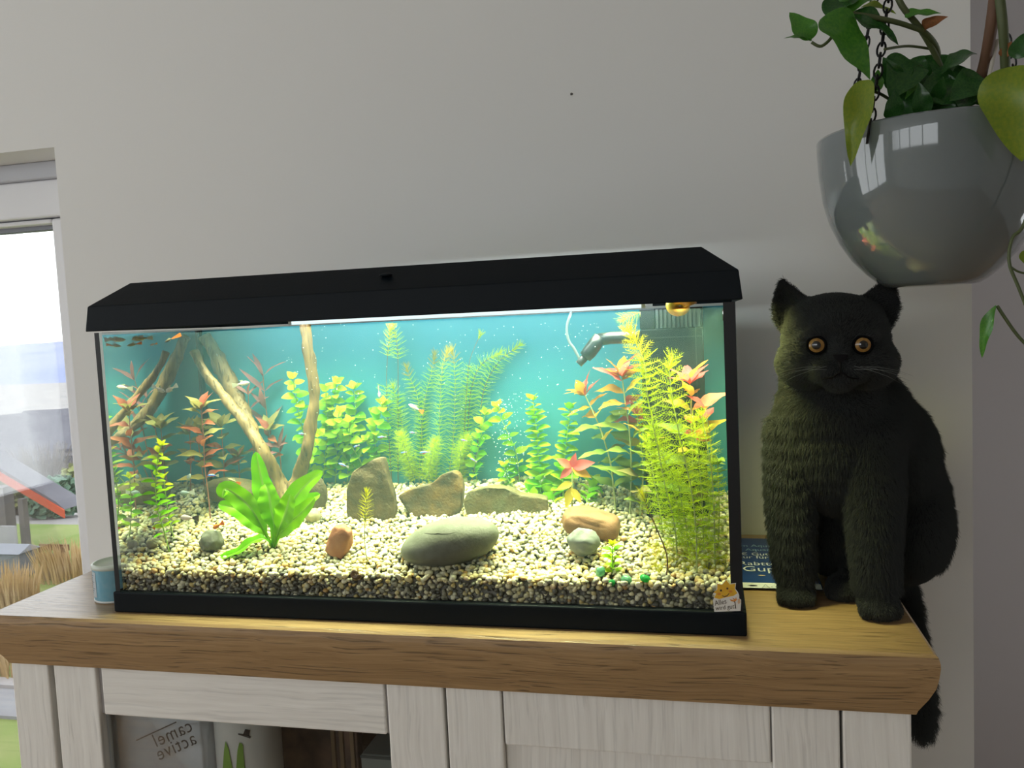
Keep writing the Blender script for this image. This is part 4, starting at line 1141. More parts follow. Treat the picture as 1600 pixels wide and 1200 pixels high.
# columns right of centre
G2 = 'green stems right of centre'
for k, (pix, sz, st, lab) in enumerate((
    ([(746, 752), (742, 728), (748, 700), (754, 668), (758, 648)], 17, 17, 'green round leaved stem right of the feathery thicket, first of the row'),
    ([(812, 752), (806, 705), (795, 680), (784, 655), (778, 636)], 17, 20, 'loose green chain of paired leaves leaning left beside the rising bubbles'),
    ([(800, 760), (790, 742), (788, 730)], 16, 9, 'low green tuft at the foot of the leaning chain'),
    ([(845, 775), (843, 735), (840, 690), (836, 655), (833, 626)], 19, 8, 'dense green column of small leaves, the taller of the two columns'),
    ([(880, 780), (880, 740), (884, 700), (888, 665), (890, 640)], 19, 9, 'dense green column of small leaves left of the pink topped plant'),
    ([(868, 790), (862, 768), (864, 750)], 17, 8, 'low green tuft between the two dense columns'),
    ([(916, 790), (920, 768), (928, 752)], 17, 8, 'low green tuft behind the red brown stone'),
    ([(840, 790), (832, 772), (826, 760)], 15, 8, 'low green tuft behind the low flat rock'))):
    bacopa(lab, G2, pix, st * .82, sz * 1.22, seed=40 + k, leaf=bac, start=0.05, el=22, y1=0.20)
# small sprigs in front
bacopa('little bright green sprig in front of the red brown stone', None, [(958, 894), (957, 875), (957, 852)], 5.5, 15, leaf=bacs, seed=60, start=0.0, crown=6)
# red and olive stems at left
def redleaf(t, rg):
    m = L_OLV if (t > 0.86 and rg.random() < .75) or rg.random() < .35 else L_RED
    return leaf_mesh('lance', m, 0.35, 0.35, 0.25, rg.randint(0, 2))
def oliveleaf(t, rg):
    return leaf_mesh('oval', L_OLV if rg.random() < .8 else L_RED, 0.3, 0.3, 0.15, rg.randint(0, 2))
def reds(label, group, pix, size, step, leaf=redleaf, y1=None, seed=0, start=.35, crown=6, cs=1.1, y0=None, el=30, sm=S_RED):
    s = size * PX
    return stem_plant('red_stem_plant', label, 'water plant', group, px_path(pix, y0, y1), sm, 0.0010, step * PX, start, leaf, lambda t: s, 2, el, 90, seed, crown, crown_size=cs)
G3 = 'red and olive stems at left'
reds('red leaved stem with an olive rosette on top, left of the driftwood', G3, [(329, 812), (325, 770), (320, 730), (318, 690), (316, 660), (314, 640)], 38, 19, seed=70, start=.3)
reds('olive leaved stem right behind the olive rosette plant', G3, [(350, 775), (350, 730), (348, 700), (346, 668)], 36, 18, oliveleaf, seed=71)
reds('olive and red stem nearest the rear corner of the tank', G3, [(322, 772), (316, 735), (311, 700), (309, 676)], 32, 19, seed=75)
reds('low olive stem between the olive rosette plant and the driftwood', G3, [(376, 768), (374, 740), (372, 716)], 30, 17, oliveleaf, seed=76)
def bladeleaf(t, rg): return leaf_mesh('blade', L_PUR, 0.12, 0.3, 0.2, rg.randint(0, 1))
def bl(label, pix, size, step, seed, y1):
    s = size * PX
    return stem_plant('narrow_leaved_stem', label, 'water plant', 'purple narrow leaved stems behind the driftwood', px_path(pix, None, y1), S_RED, 0.0010, step * PX, 0.45, bladeleaf, lambda t: s, 2, 48, 90, seed, 3)
bl('tall purple narrow leaved stem behind the driftwood fork', [(421, 748), (420, 700), (418, 660), (413, 615), (411, 588)], 52, 34, 80, 0.212)
bl('purple narrow leaved stem close against the left driftwood branch', [(398, 746), (396, 705), (390, 660), (388, 618)], 42, 34, 81, 0.206)
reds('reddish lower stem between the driftwood branches', None, [(428, 748), (424, 710), (420, 672)], 34, 22, seed=82, y1=.2)
bl('short purple stem beside the upright driftwood branch', [(440, 748), (438, 715), (436, 700)], 44, 30, 83, 0.2)

# big pink and amber stems at right
def ludleaf(t, rg):
    r = rg.random()
    if t > 0.93: m = L_PINK if r < .72 else L_ORG
    elif t > 0.72: m = L_ORG if r < .35 else (L_ORY if r < .7 else L_PINK)
    elif t > 0.5: m = L_ORY if r < .45 else L_GRN
    else: m = L_GRN if r < .8 else L_OLV
    return leaf_mesh('lance', m, 0.30, 0.28, 0.22, rg.randint(0, 2))
def lud(label, pix, size, step, seed, y1=None, start=.10, crown=7, y0=None, group='pink topped stems at right'):
    s = size * 1.22 * PX
    return stem_plant('pink_topped_stem', label, 'water plant', group, px_path(pix, y0, y1), S_OLV, 0.0013, step * PX, start, ludleaf, lambda t: s, 2, 28, 90, seed, crown, crown_size=.85)
lud('pink topped stem leaning left, leftmost of the big leaved stems', [(962, 800), (958, 755), (952, 715), (938, 670), (925, 640), (914, 618)], 40, 20, 90, .185)
lud('tallest pink topped stem with amber leaves beside the nozzle', [(984, 806), (986, 760), (986, 715), (983, 670), (977, 630), (972, 588)], 42, 20, 91, .17)
lud('pink topped stem in front of the filter with leaves reaching right', [(1078, 826), (1080, 780), (1082, 720), (1080, 660), (1080, 618), (1078, 600)], 44, 21, 92, .125, y0=.115)
lud('amber leaved stem right of the tallest pink topped stem', [(1000, 806), (1004, 760), (1004, 715), (998, 675), (996, 650)], 38, 19, 93, .165, crown=4)
lud('right hand stem with broad green leaves close to the side glass', [(1106, 830), (1110, 780), (1112, 720), (1108, 670), (1102, 640)], 36, 36, 94, .115, y0=.11, crown=3)
# star shaped pink plant
pk = atg(893, 806)
STAR = thing('pink_star_plant', pk, 'small plant with a pink star of five leaves on a bare stem', 'water plant')
ys = pk.y
c0 = at(894, 730, ys)
MB().tube([pk - Vector((0, 0, .005)), at(894, 775, ys), c0], [.0013, .0012, .001], 6).build('stem', S_OLV, STAR, True)
for (px, py) in ((869, 716), (899, 708), (929, 722), (874, 748), (924, 746)):
    d = at(px, py, ys - 0.004) - c0
    put_leaf(STAR, Vector(pk), leaf_mesh('lance', L_PINK if px != 924 else L_ORG, 0.1, 0.25, 0.1, 0), c0, d, Vector((0, -1, .4)), (d.length * 1.15, d.length))
for (px, py, x2, y2) in ((894, 762, 884, 790), (894, 764, 906, 782), (894, 755, 872, 762)):
    a = at(px, py, ys); d = at(x2, y2, ys - .01) - a
    put_leaf(STAR, Vector(pk), leaf_mesh('lance', L_ORY, 0.2, 0.25, 0.1, 1), a, d, Vector((0, -1, .4)), (d.length * 1.2, d.length * 1.1))
# broad leaved plant (sword)
SWM = mat('sword_leaf', (0.13, 0.40, 0.003), 0.4, 0.25, var=(0.19, 0.46, 0.008), vscale=45, transl=0.35, rnd=0.1)
SWR = mat('sword_midrib', (0.252, 0.462, 0.056), 0.4, transl=0.3)
sg_ = atg(427, 856)
SWD = thing('broad_leaved_plant', sg_, 'bright green broad leaved rosette plant in front of the driftwood', 'water plant')
def sword(pix, w, dys, seed, nrm=(0.1, -1, 0.35)):
    y = sg_.y
    P = catmull([sg_] + [at(q[0], q[1], y + dy) for q, dy in zip(pix, dys)], 7)
    n = len(P); V = []; F = []; rib = []
    side0 = None
    for i, p in enumerate(P):
        t = i / (n - 1)
        T = (P[min(i + 1, n - 1)] - P[max(i - 1, 0)]).normalized()
        N_ = Vector(nrm); N_ = (N_ - T * N_.dot(T)).normalized(); S = T.cross(N_)
        u = max(0, (t - 0.24) / 0.76)
        ww = 0.0022 + w * PX * 0.43 * (math.sin(PI * u ** 0.85) ** 0.75 if 0 < u < 1 else 0)
        if t >= 0.999: ww = 0.0006
        for c in (-1, -0.6, -.12, 0, .12, 0.6, 1):
            h = ww * (0.30 * abs(c) + (0.16 * math.sin(t * 24 + seed + c * 2) * abs(c) if u > 0 else 0)) - (0.0006 if abs(c) < .05 else 0)
            V.append(p + S * c * ww + N_ * h)
    for i in range(n - 1):
        for c in range(6):
            a = i * 7 + c; F.append((a, a + 1, a + 8, a + 7))
    mb = MB().add(V, F); mb.mi = [1 if (k % 6) in (2, 3) else 0 for k in range(len(F))]
    o = mb.build('leaf', [SWM, SWR], SWD, True)
sword([(424, 820), (417, 780), (408, 745), (400, 706)], 36, (0, .012, .016, .014), 1)
sword([(414, 832), (398, 812), (374, 796), (341, 788)], 34, (0, .004, .006, .004), 2)
sword([(412, 828), (396, 800), (376, 778), (352, 764), (347, 778)], 34, (-.004, -.006, -.006, -.010, -.014), 3)
sword([(414, 842), (396, 846), (368, 864), (340, 872)], 20, (-.01, -.016, -.022, -.026), 4, (0, -.5, 1))
sword([(434, 826), (450, 795), (474, 762), (504, 736)], 38, (0, .006, .010, .012), 5)
sword([(434, 838), (452, 818), (470, 802), (492, 778)], 32, (-.004, -.006, -.006, -.008), 6)
sword([(428, 822), (424, 796), (420, 772), (414, 756)], 38, (-.003, -.002, 0, .004), 7)
sword([(436, 826), (444, 806), (450, 788), (453, 772)], 34, (-.008, -.014, -.014, -.012), 8)
sword([(438, 836), (458, 800), (476, 785), (500, 772)], 26, (.006, .012, .016, .02), 9)

# ------------------------------------------------------------------ feathery plants
FE_Y = mat('feather_yellow', (0.5304, 0.5032, 0.024), 0.6, 0.3, transl=0.5); FE_L = mat('feather_lime', (0.47, 0.58, 0.016), 0.6, 0.3, transl=0.5); FE_G = mat('feather_green', (0.38, 0.54, 0.018), 0.6, 0.3, transl=0.5)
FE_B = mat('feather_pale', (0.40, 0.60, 0.035), 0.6, 0.3, transl=0.5); FE_O = mat('feather_orange', (0.4488, 0.3536, 0.036), 0.6, 0.3, transl=0.5)
def feather(label, group, pts, step, length, nper, mats, seed, start=0.0, comb=True, el=22, stem_m=S_OLV, sr=0.0009, bare=(), crown_len=0.8, hw=0.00036, name='feathery_stem', crown=3.0):
    """whorls of needle leaves; mats = (lower, upper, crown); bare = stretches of t without leaves"""
    rg = random.Random(seed); P = catmull(pts, 7); root = pts[0]
    t_ = thing(name, root, label, 'water plant', group)
    MB().tube([P[0] - Vector((0, 0, .006))] + P, [sr] + list(np.linspace(sr, sr * .6, len(P))), 5).build('stem', stem_m, t_, True)
    mb = MB()
    def needle(p, d, l, w, mi):
        s = d.orthogonal().normalized(); s = (Matrix.Rotation(rg.uniform(0, 2 * PI), 3, d) @ s)
        q = p + d * l
        if not (0.0105 < q.y < 0.2255 and 0.0098 < q.x < W - 0.0098):
            q.y = min(max(q.y, 0.0108), 0.2250); q.x = min(max(q.x, .0102), W - .0102)
        q.z = min(q.z, 0.3648)
        p = Vector((min(max(p.x, .0102), W - .0102), min(max(p.y, .0108), .2250), min(p.z, .3648)))
        mb.add([p - s * w, p + s * w, q + s * w * .4, q - s * w * .4], [(0, 1, 2, 3)], mi)
    pts_ = walk(P, step)
    tot = len(pts_)
    for i, (p, T, t) in enumerate(pts_):
        if t < start or any(a <= t <= b for a, b in bare): continue
        A = T.orthogonal().normalized(); B = T.cross(A)
        ang = rg.uniform(0, 2 * PI)
        tipf = max(0, (t - 0.82) / 0.18)
        mi = 2 if t > 0.88 else (1 if t > 0.5 else 0)
        L_ = length * (1 - (1 - crown_len) * tipf) * rg.uniform(.85, 1.1)
        e = math.radians(el + 40 * tipf)
        for k in range(nper):
            a = ang + 2 * PI * k / nper + rg.uniform(-.2, .2)
            out = A * math.cos(a) + B * math.sin(a)
            d = (out * math.cos(e) + T * math.sin(e) + Vector((0, 0, rg.uniform(-.1, .15)))).normalized()
            needle(p, d, L_, hw, mi)
            if comb:
                c1 = (T - d * T.dot(d)).normalized(); c2 = d.cross(c1)
                for j in range(1, 6):
                    q = p + d * L_ * (j / 6.2)
                    l2 = L_ * 0.42 * (1 - j / 9)
                    for sgn in (-1, 1):
                        dd = (d * 0.75 + (c1 if k % 2 else c2) * sgn * 0.8).normalized()
                        needle(q, dd, l2, hw * .8, mi)
    tip, T = P[-1], (P[-1] - P[-2]).normalized()
    for k in range(int(nper * crown)):
        dd = (T * 1.2 + Vector((rg.uniform(-1, 1), rg.uniform(-1, 1), rg.uniform(-.4, 1))) * 0.8).normalized()
        needle(tip - T * rg.uniform(0, step * 2), dd, length * crown_len * rg.uniform(.5, .9), hw, 2)
    stuff(mb.build('feathery_foliage', list(mats), t_))
    return t_
GF = 'pale feathery stems at the back centre'
for k, (pix, ln, bare, lab) in enumerate((
    ([(612, 748), (608, 690), (604, 610), (606, 550), (611, 512)], 20, ((0.62, 0.80),), 'pale feathery stem reaching the water surface, leftmost of the thicket'),
    ([(622, 748), (622, 700), (622, 610), (621, 545), (612, 500)], 20, ((0.55, .76),), 'second pale feathery stem reaching the water surface'),
    ([(640, 750), (636, 710), (628, 660), (616, 610), (614, 602)], 18, (), 'short pale feathery stem below the two tallest'),
    ([(660, 750), (660, 690), (652, 620), (640, 590), (635, 572)], 18, (), 'pale feathery stem with an orange tip bending left'),
    ([(655, 750), (658, 680), (665, 620), (676, 575), (679, 552)], 18, (), 'pale feathery stem leaning right beside the orange white fish'),
    ([(680, 750), (686, 690), (688, 620), (692, 575), (700, 548)], 20, (), 'pale feathery stem with a bushy tip in the middle of the thicket'),
    ([(700, 750), (708, 690), (711, 620), (710, 570), (706, 545)], 20, (), 'pale feathery stem just right of the middle bushy tip'),
    ([(715, 750), (724, 690), (730, 600), (735, 560), (752, 520)], 15, ((.78, .97),), 'thin bare pale stem curving to the upper right'),
    ([(722, 750), (730, 680), (736, 610), (752, 570), (780, 553)], 20, (), 'pale feathery stem arching right to a bushy end'),
    ([(738, 750), (748, 680), (756, 610), (780, 565), (812, 540)], 18, (), 'longest pale feathery stem arching farthest right'),
    ([(648, 752), (640, 725), (632, 700), (626, 680)], 20, (), 'low dense yellow green feathery tuft behind the tall brown slab'),
    ([(668, 752), (672, 730), (676, 705), (680, 690)], 20, (), 'low dense feathery tuft behind the wedge shaped rock'),
    ([(720, 752), (718, 728), (722, 700), (730, 685)], 20, (), 'low dense feathery tuft right of the wedge shaped rock'))):
    orange = k in (3, 4, 5, 6)
    feather(lab, GF, px_path(pix, None, 0.19 + 0.006 * (k % 5)), 7.5 * PX if k < 10 else 5 * PX, ln * PX, 11 if k < 10 else 8, (FE_L if k >= 10 else FE_B, FE_B if k < 10 else FE_L, FE_O if orange else FE_L), 200 + k, 0.03, k >= 10, 18, S_BRN if k in (0, 1, 7, 8, 9) else S_OLV, 0.0006, bare, hw=0.00040 if k < 10 else 0.0003)
GR_ = 'yellow feathery stems at right'
for k, (pix, ln, y0, y1, mats, lab) in enumerate((
    ([(1058, 872), (1054, 820), (1040, 760), (1026, 690), (1012, 620), (1006, 565), (984, 520)], 29, None, .075, (FE_L, FE_L, FE_Y), 'yellow feathery stem with the highest bushy tip in front of the filter'),
    ([(1089, 900), (1088, 840), (1082, 775), (1066, 700), (1052, 630), (1046, 580), (1050, 558)], 26, None, .07, (FE_L, FE_L, FE_L), 'long feathery stem rising from nearest the sun sticker'),
    ([(1117, 886), (1116, 820), (1113, 750), (1104, 690), (1096, 650)], 20, None, .07, (FE_L, FE_L, FE_L), 'feathery stem along the right end of the tank'),
    ([(1068, 858), (1060, 800), (1048, 745), (1030, 700), (1018, 668)], 22, None, .085, (FE_G, FE_L, FE_L), 'feathery stem behind the highest tipped one'),
    ([(1100, 866), (1098, 800), (1094, 740), (1088, 690), (1082, 650)], 22, None, .085, (FE_G, FE_L, FE_L), 'feathery stem in the middle of the right hand thicket'),
    ([(1076, 864), (1072, 820), (1064, 780), (1060, 742)], 22, None, None, (FE_G, FE_L, FE_L), 'short feathery stem at the foot of the right hand thicket'),
    ([(1036, 838), (1030, 790), (1022, 750), (1016, 710), (1010, 690)], 20, None, .11, (FE_G, FE_L, FE_L), 'feathery stem on the left edge of the right hand thicket'),
    ([(1122, 858), (1124, 800), (1122, 750), (1121, 715)], 15, None, .09, (FE_L, FE_G, FE_G), 'small comb leaved stem nearest the right end glass'))):
    feather(lab, GR_, px_path(pix, y0, y1), (9.0 if k == 0 else 11.5) * PX, ln * PX * (1.0 if k == 0 else 1.12), 7 if k == 0 else 6, mats, 300 + k, 0.04, True, 14, S_OLV, 0.001, (), hw=0.00044)
feather('bare brown feather topped stem leaning left in front of the right hand thicket', None, px_path([(1041, 904), (1042, 868), (1026, 826), (1012, 795), (1003, 772)]), 4 * PX, 18 * PX, 8, (FE_L, FE_L, FE_Y), 330, 0.78, False, 30, S_BRN, 0.0009, hw=.0003)
feather('small feathery sprig on a thin stem left of the largest pebble', None, px_path([(574, 878), (570, 850), (570, 815), (572, 790), (573, 768)]), 5 * PX, 15 * PX, 9, (FE_L, FE_Y, FE_Y), 331, 0.55, False, 25, S_OLV, 0.0007, hw=.0003)
feather('loose pale feathery sprig floating under the lid beside the filter', None, [at(1000, 488, .14), at(990, 492, .14), at(980, 496, .14), at(972, 502, .14)], 4 * PX, 20 * PX, 8, (FE_B, FE_L, FE_B), 332, 0, False, 25, S_OLV, 0.0006, hw=.00026)
# low moss at the feet of the right hand thicket
rg = random.Random(5); mb = MB()
for i in range(1500):
    q = atg(rg.uniform(1010, 1135), rg.uniform(850, 895))
    d = Vector((rg.uniform(-1, 1), rg.uniform(-1, 1), rg.uniform(.1, 1))).normalized() * rg.uniform(.004, .011)
    s = d.orthogonal().normalized() * .0003
    e = q + d; e.x = min(e.x, W - .011); e.y = max(e.y, .0115)
    mb.add([q - s, q + s, e + s * .3, e - s * .3], [(0, 1, 2, 3)])
tag(mb.build('moss', FE_Y), 'yellow green wispy moss around the feet of the right hand feathery thicket', 'moss', None, 'stuff')

# ------------------------------------------------------------------ fish
def fm(name, c, c2=None, tr=0.0, rough=.3): return mat(name, c, rough, 0.5, var=c2, vscale=140, transl=tr or None)
F_WHITE = fm('fish_white', (0.66, 0.60, 0.55), (0.72, 0.68, 0.62)); F_ORANGE = fm('fish_orange', (0.80, 0.22, 0.03)); F_FIN = fm('fish_fin', (0.55, 0.52, 0.40), None, .5); F_OLIVE = fm('fish_olive', (0.25, 0.24, 0.10), (0.42, 0.34, 0.14))
F_DARK = fm('fish_dark', (0.05, 0.045, 0.03), (0.14, 0.10, 0.05)); F_PINK = fm('fish_pale_pink', (0.66, 0.48, 0.40), (0.70, 0.58, 0.50)); F_BLUE = fm('fish_blue', (0.01, 0.16, 0.85), None, 0, .2); F_SILV = fm('fish_silver', (0.26, 0.31, 0.34), (0.42, 0.46, 0.48)); F_NRED = fm('fish_neon_red', (0.62, 0.10, 0.06)); F_FINO = fm('fish_fin_orange', (0.75, 0.28, 0.05), None, .5)
F_EYE = mat('fish_eye', (0.01, 0.01, 0.012), 0.15)
def fish(name, label, group, px, py, y, length, ang, body_m, tail_m, deep=0.26, tail=0.34, fin_m=None, mirror=1, yaw=0.0, stripe=None, tail_h=1.0):
    """length in photo pixels nose to tail tip; ang = direction of the nose in the picture plane, degrees (0 = right)"""
    c = at(px, py, y); Lm = length * PX; bl_ = Lm * (1 - tail)
    t_ = thing(name, c, label, 'fish', group)
    ca, sa = math.cos(math.radians(ang)), math.sin(math.radians(ang))
    d = Vector((ca * math.cos(yaw), math.sin(yaw), sa)).normalized()
    up = Vector((-sa, 0, ca)) * (1 if ca >= 0 else -1); up = (up - d * up.dot(d)).normalized(); sd = d.cross(up)
    def wp(u, v, w): return c + d * u + sd * v + up * w
    prof = [(0.0, .02), (.05, .30), (.14, .62), (.28, .92), (.42, 1.0), (.58, .88), (.75, .60), (.9, .36), (1.0, .30)]
    V = []; F = []; n = 12; mi = []
    for u, r in prof:
        for k in range(n):
            a = 2 * PI * k / n
            V.append(wp(Lm * .5 - u * bl_, math.cos(a) * r * bl_ * deep * .30, math.sin(a) * r * bl_ * deep * .5))
    for i in range(len(prof) - 1):
        for k in range(n):
            F.append((i * n + k, i * n + (k + 1) % n, (i + 1) * n + (k + 1) % n, (i + 1) * n + k))
            z = math.sin(2 * PI * (k + .5) / n)
            mi.append(0 if stripe is None else (1 if z > 0.05 and z < .85 else (2 if z <= -0.1 and i > 3 else 0)))
    F.append(tuple(range(n))); mi.append(0); F.append(tuple((len(prof) - 1) * n + k for k in range(n))); mi.append(0)
    mb = MB().add(V, F); mb.mi = mi
    mb.build('body', [body_m] + (list(stripe) if stripe else []), t_, True)
    tx = Lm * .5 - bl_ * .97; e = -Lm * .5; th = bl_ * deep * .55 * tail_h
    tv = []
    for s in (-.0002, .0002):
        tv += [wp(tx, s, th * .28), wp(tx, s, -th * .28), wp(e + Lm * .03, s, -th), wp(e, s, -th * .5), wp(e + Lm * .02, s, 0), wp(e, s, th * .5), wp(e + Lm * .03, s, th)]
    MB().add(tv, [tuple(range(7)), tuple(range(13, 6, -1))] + [(k, (k + 1) % 7, (k + 1) % 7 + 7, k + 7) for k in range(7)]).build('tail_fin', tail_m, t_)
    fm_ = fin_m or F_FIN
    b0 = bl_ * deep * .5
    fv = []
    for s in (-.00018, .00018):
        fv += [wp(Lm * .5 - bl_ * .45, s, b0 * .9), wp(Lm * .5 - bl_ * .70, s, b0 * .62), wp(Lm * .5 - bl_ * .82, s, b0 * 1.5), wp(Lm * .5 - bl_ * .58, s, b0 * 1.6)]
    MB().add(fv, [(0, 1, 2, 3), (7, 6, 5, 4)] + [(k, (k + 1) % 4, (k + 1) % 4 + 4, k + 4) for k in range(4)]).build('dorsal_fin', fm_, t_)
    fv = []
    for s in (-.00018, .00018):
        fv += [wp(Lm * .5 - bl_ * .5, s, -b0 * .85), wp(Lm * .5 - bl_ * .72, s, -b0 * .6), wp(Lm * .5 - bl_ * .75, s, -b0 * 1.25)]
    MB().add(fv, [(0, 1, 2), (5, 4, 3)] + [(k, (k + 1) % 3, (k + 1) % 3 + 3, k + 3) for k in range(3)]).build('anal_fin', fm_, t_)
    eb = MB(); er = bl_ * deep * .10
    for s in (-1, 1):
        q = wp(Lm * .5 - bl_ * .13, s * bl_ * deep * .5 * .30, b0 * .18)
        eb.lathe(q, [(0.0001, -er), (er * .8, -er * .6), (er, 0), (er * .8, er * .6), (0.0001, er)], 8)
    eb.build('eye', F_EYE, t_, True)
    return t_
GG = 'guppies under the surface at left'
fish('guppy', 'pale olive guppy farthest left under the water surface', GG, 215, 527, .05, 22, 186, F_OLIVE, F_FIN, .26)
fish('guppy', 'slim olive guppy with a pale tail, upper of the two long ones', GG, 221, 529, .06, 42, 182, F_OLIVE, F_FIN, .24, .28, None, 1, 0) .location = at(222, 529, .06)
fish('guppy', 'orange brown slim guppy, lower of the two long ones', GG, 210, 538, .05, 30, 187, F_OLIVE, F_FINO, .24)
fish('guppy', 'tiny reddish guppy right of the lower long one', GG, 240, 538, .07, 15, 190, F_PINK, F_FINO, .30)
fish('guppy', 'guppy with a large orange and black tail near the driftwood tip', GG, 270, 528.5, .06, 34, 200, F_DARK, F_FINO, .26, .55, None, 1, 0, None, 1.5)
fish('guppy', 'white guppy with an orange tail swimming among the pale feathery stems', None, 650, 638, .15, 30, 151, F_WHITE, F_ORANGE, .34, .30, None, 1, 0, None, 1.1)
fish('guppy', 'white guppy swimming straight up above the yellow green stem tip', None, 592, 612, .15, 22, -88, F_WHITE, F_FIN, .36, .45, None, 1, 0, None, .6)
fish('guppy', 'pale pink guppy behind the driftwood tip', None, 268, 607, .13, 28, 205, F_PINK, F_WHITE, .46)
fish('guppy', 'pale pink guppy right of the driftwood branch', None, 376, 600, .17, 36, 8, F_PINK, F_FIN, .36)
fish('guppy', 'silver guppy above the broad dark rock, upper one', None, 293, 750, .11, 26, 60, F_SILV, F_FIN, .42)
fish('guppy', 'silver white guppy above the gravel, lower one', None, 292, 770, .10, 30, 185, F_SILV, F_WHITE, .50)
fish('guppy', 'silver guppy head up beside the broad leaved plant', None, 351, 762, .09, 18, 60, F_SILV, F_FIN, .40)
fish('guppy', 'pale pink guppy close to the gravel left of the grey green stone', None, 296, 809, .06, 36, 178, F_PINK, F_DARK, .42)
fish('guppy', 'pale pink guppy close to the gravel farthest left', None, 250, 812, .065, 34, 5, F_PINK, F_WHITE, .40)
fish('guppy', 'small orange guppy above the little grey green stone', None, 341, 821, .055, 24, 205, F_ORANGE, F_FINO, .50)
fish('guppy', 'small dark orange guppy at the left front stems', None, 236, 824, .045, 16, 165, F_DARK, F_FINO, .40)
fish('guppy', 'brown guppy in front of the olive rock', None, 366, 752, .10, 26, 160, F_OLIVE, F_FINO, .32)
GN = 'neon tetras in the back of the tank'
for k, (px, py, ln, an, lab) in enumerate(((472, 678, 15, 180, 'blue striped neon fish just left of the upright driftwood branch'), (597, 683, 17, 184, 'blue striped neon fish above the tall brown slab'), (557, 697, 12, 200, 'tiny blue striped neon fish in the green bush'),
        (537, 727, 20, 160, 'neon fish with a red tail low in front of the green bush'), (631, 707, 12, 190, 'neon fish right of the slab in the low feathery tuft'), (664, 707, 20, 184, 'neon fish above the wedge shaped rock, brightest blue'),
        (645, 676, 13, 175, 'small neon fish below the orange tailed white fish'), (725, 688, 12, 170, 'small neon fish right of the centre thicket'), (740, 719, 13, 150, 'small neon fish low beside the round leaved stem'), (333, 743, 22, 180, 'neon fish crossing the red stem left of the driftwood'))):
    fish('neon_tetra', lab, GN, px, py, 0.14 if px > 400 else .10, ln, an, F_SILV, F_FIN, .30, .25, None, 1, 0, (F_BLUE, F_NRED))
# apple snail on the filter grille and a suction cup on the right pane
SNY = mat('snail_yellow', (0.62, 0.52, 0.06), 0.35, 0.5, var=(0.55, 0.20, 0.03), vscale=60)
c = at(1062, 478, fy - .014)
pts = []; rr = []
for k in range(44):
    a = k * 0.30; R0 = 0.0112 * (1 - k / 50)
    pts.append(Vector((R0 * math.cos(a) * 1.15, 0.004 * k / 44, R0 * math.sin(a) * .9))); rr.append(0.0082 * (1 - k / 48) + .0006)
o = MB().tube(pts, rr, 12).build('apple_snail', SNY, None, True); o.location = c
tag(o, 'yellow and orange striped apple snail clinging to the slotted filter top', 'snail')
c = at(1136, 492, .05)
o = MB().lathe((W - .0092 - .006, c.y, c.z), [(0.0001, -.001), (.006, -.001), (.0085, .002), (.010, .0055), (.0102, .006)], 20, 'x').build('suction_cup', mat('suction_dark', (0.03, 0.02, 0.02), 0.2), None, True)
tag(o, 'dark round suction cup on the right end glass under the lid', 'suction cup')
# air bubbles: tiny specks rising beside the green columns, a few larger rings in the current
BUB = mat('bubble', (0.85, 0.95, 0.95), 0.1, 0.8, transl=0.5)
BV, BF = ico(1); rg = np.random.default_rng(4)
P_ = []
for i in range(420):
    if i < 170: q = at(rg.normal(793, 14), rg.uniform(615, 745), rg.uniform(.14, .20))
    else: q = at(rg.uniform(440, 1000), rg.uniform(505, 650), rg.uniform(.05, .22))
    if q.x < .012 or q.x > .79: continue
    P_.append((q.x, q.y, q.z, rg.uniform(.00025, .0007)))
P_ = np.array(P_); VV = (BV[None] * P_[:, 3][:, None, None] + P_[:, None, :3]).reshape(-1, 3)
FF = (BF[None] + (np.arange(len(P_)) * len(BV))[:, None, None]).reshape(-1, 3)
o = link('air_bubbles', np_mesh('air_bubbles', VV, FF), BUB, None, True); tag(o, 'fine white air bubbles and specks drifting through the tank water', 'bubbles', None, 'stuff')

# ------------------------------------------------------------------ sticker on the front glass
stk = thing('sun_sticker', at(1134, 934, 0.0018), 'cut out sticker of a smiling sun holding a card, lower right corner of the tank', 'sticker')
YS_ = 0.0012
def spt(px, py, k=0): 
    q = at(px, py, YS_); q.y = YS_ - .00016 * k; return q
def flat(name, pix, m, k, par=stk):
    v = [spt(*q, k) for q in pix]; w = [Vector((p.x, p.y + .00015, p.z)) for p in v]; n = len(v)
    return MB().add(v + w, [tuple(range(n)), tuple(range(2 * n - 1, n - 1, -1))] + [(i, i + n, (i + 1) % n + n, (i + 1) % n) for i in range(n)]).build(name, m, par)
PAPER = mat('sticker_paper', (0.72, 0.70, 0.66), 0.5); SUNY = mat('sticker_sun', (0.66, 0.36, 0.02), 0.5, var=(0.74, 0.44, 0.03), vscale=200); INKB = mat('sticker_ink', (0.06, 0.035, 0.02), 0.6); CHEEK = mat('sticker_cheek', (0.62, 0.22, 0.03), 0.5); SKIN_ = mat('sticker_hand', (0.62, 0.42, 0.26), 0.5)
flat('backing', [(1114, 938), (1117, 930), (1113, 929), (1119, 922), (1120, 911), (1128, 913), (1134, 905), (1140, 912), (1150, 911), (1149, 920), (1153, 925), (1155, 930), (1155, 935), (1158, 937), (1158, 943), (1157, 954.5), (1116, 956)], PAPER, 0)
flat('sun', [(1116, 934), (1119, 927), (1115, 926), (1120.5, 921), (1121, 912), (1128, 914), (1135, 906), (1140, 913), (1149, 912), (1148, 920), (1152, 927), (1146, 931), (1135, 933), (1124, 936)], SUNY, 1)
for q in ((1126.5, 922.5), (1136.5, 919.5)):
    flat('eye', [(q[0] + 1.7 * math.cos(a), q[1] + 1.7 * math.sin(a)) for a in np.linspace(0, 2 * PI, 10)[:-1]], INKB, 2)
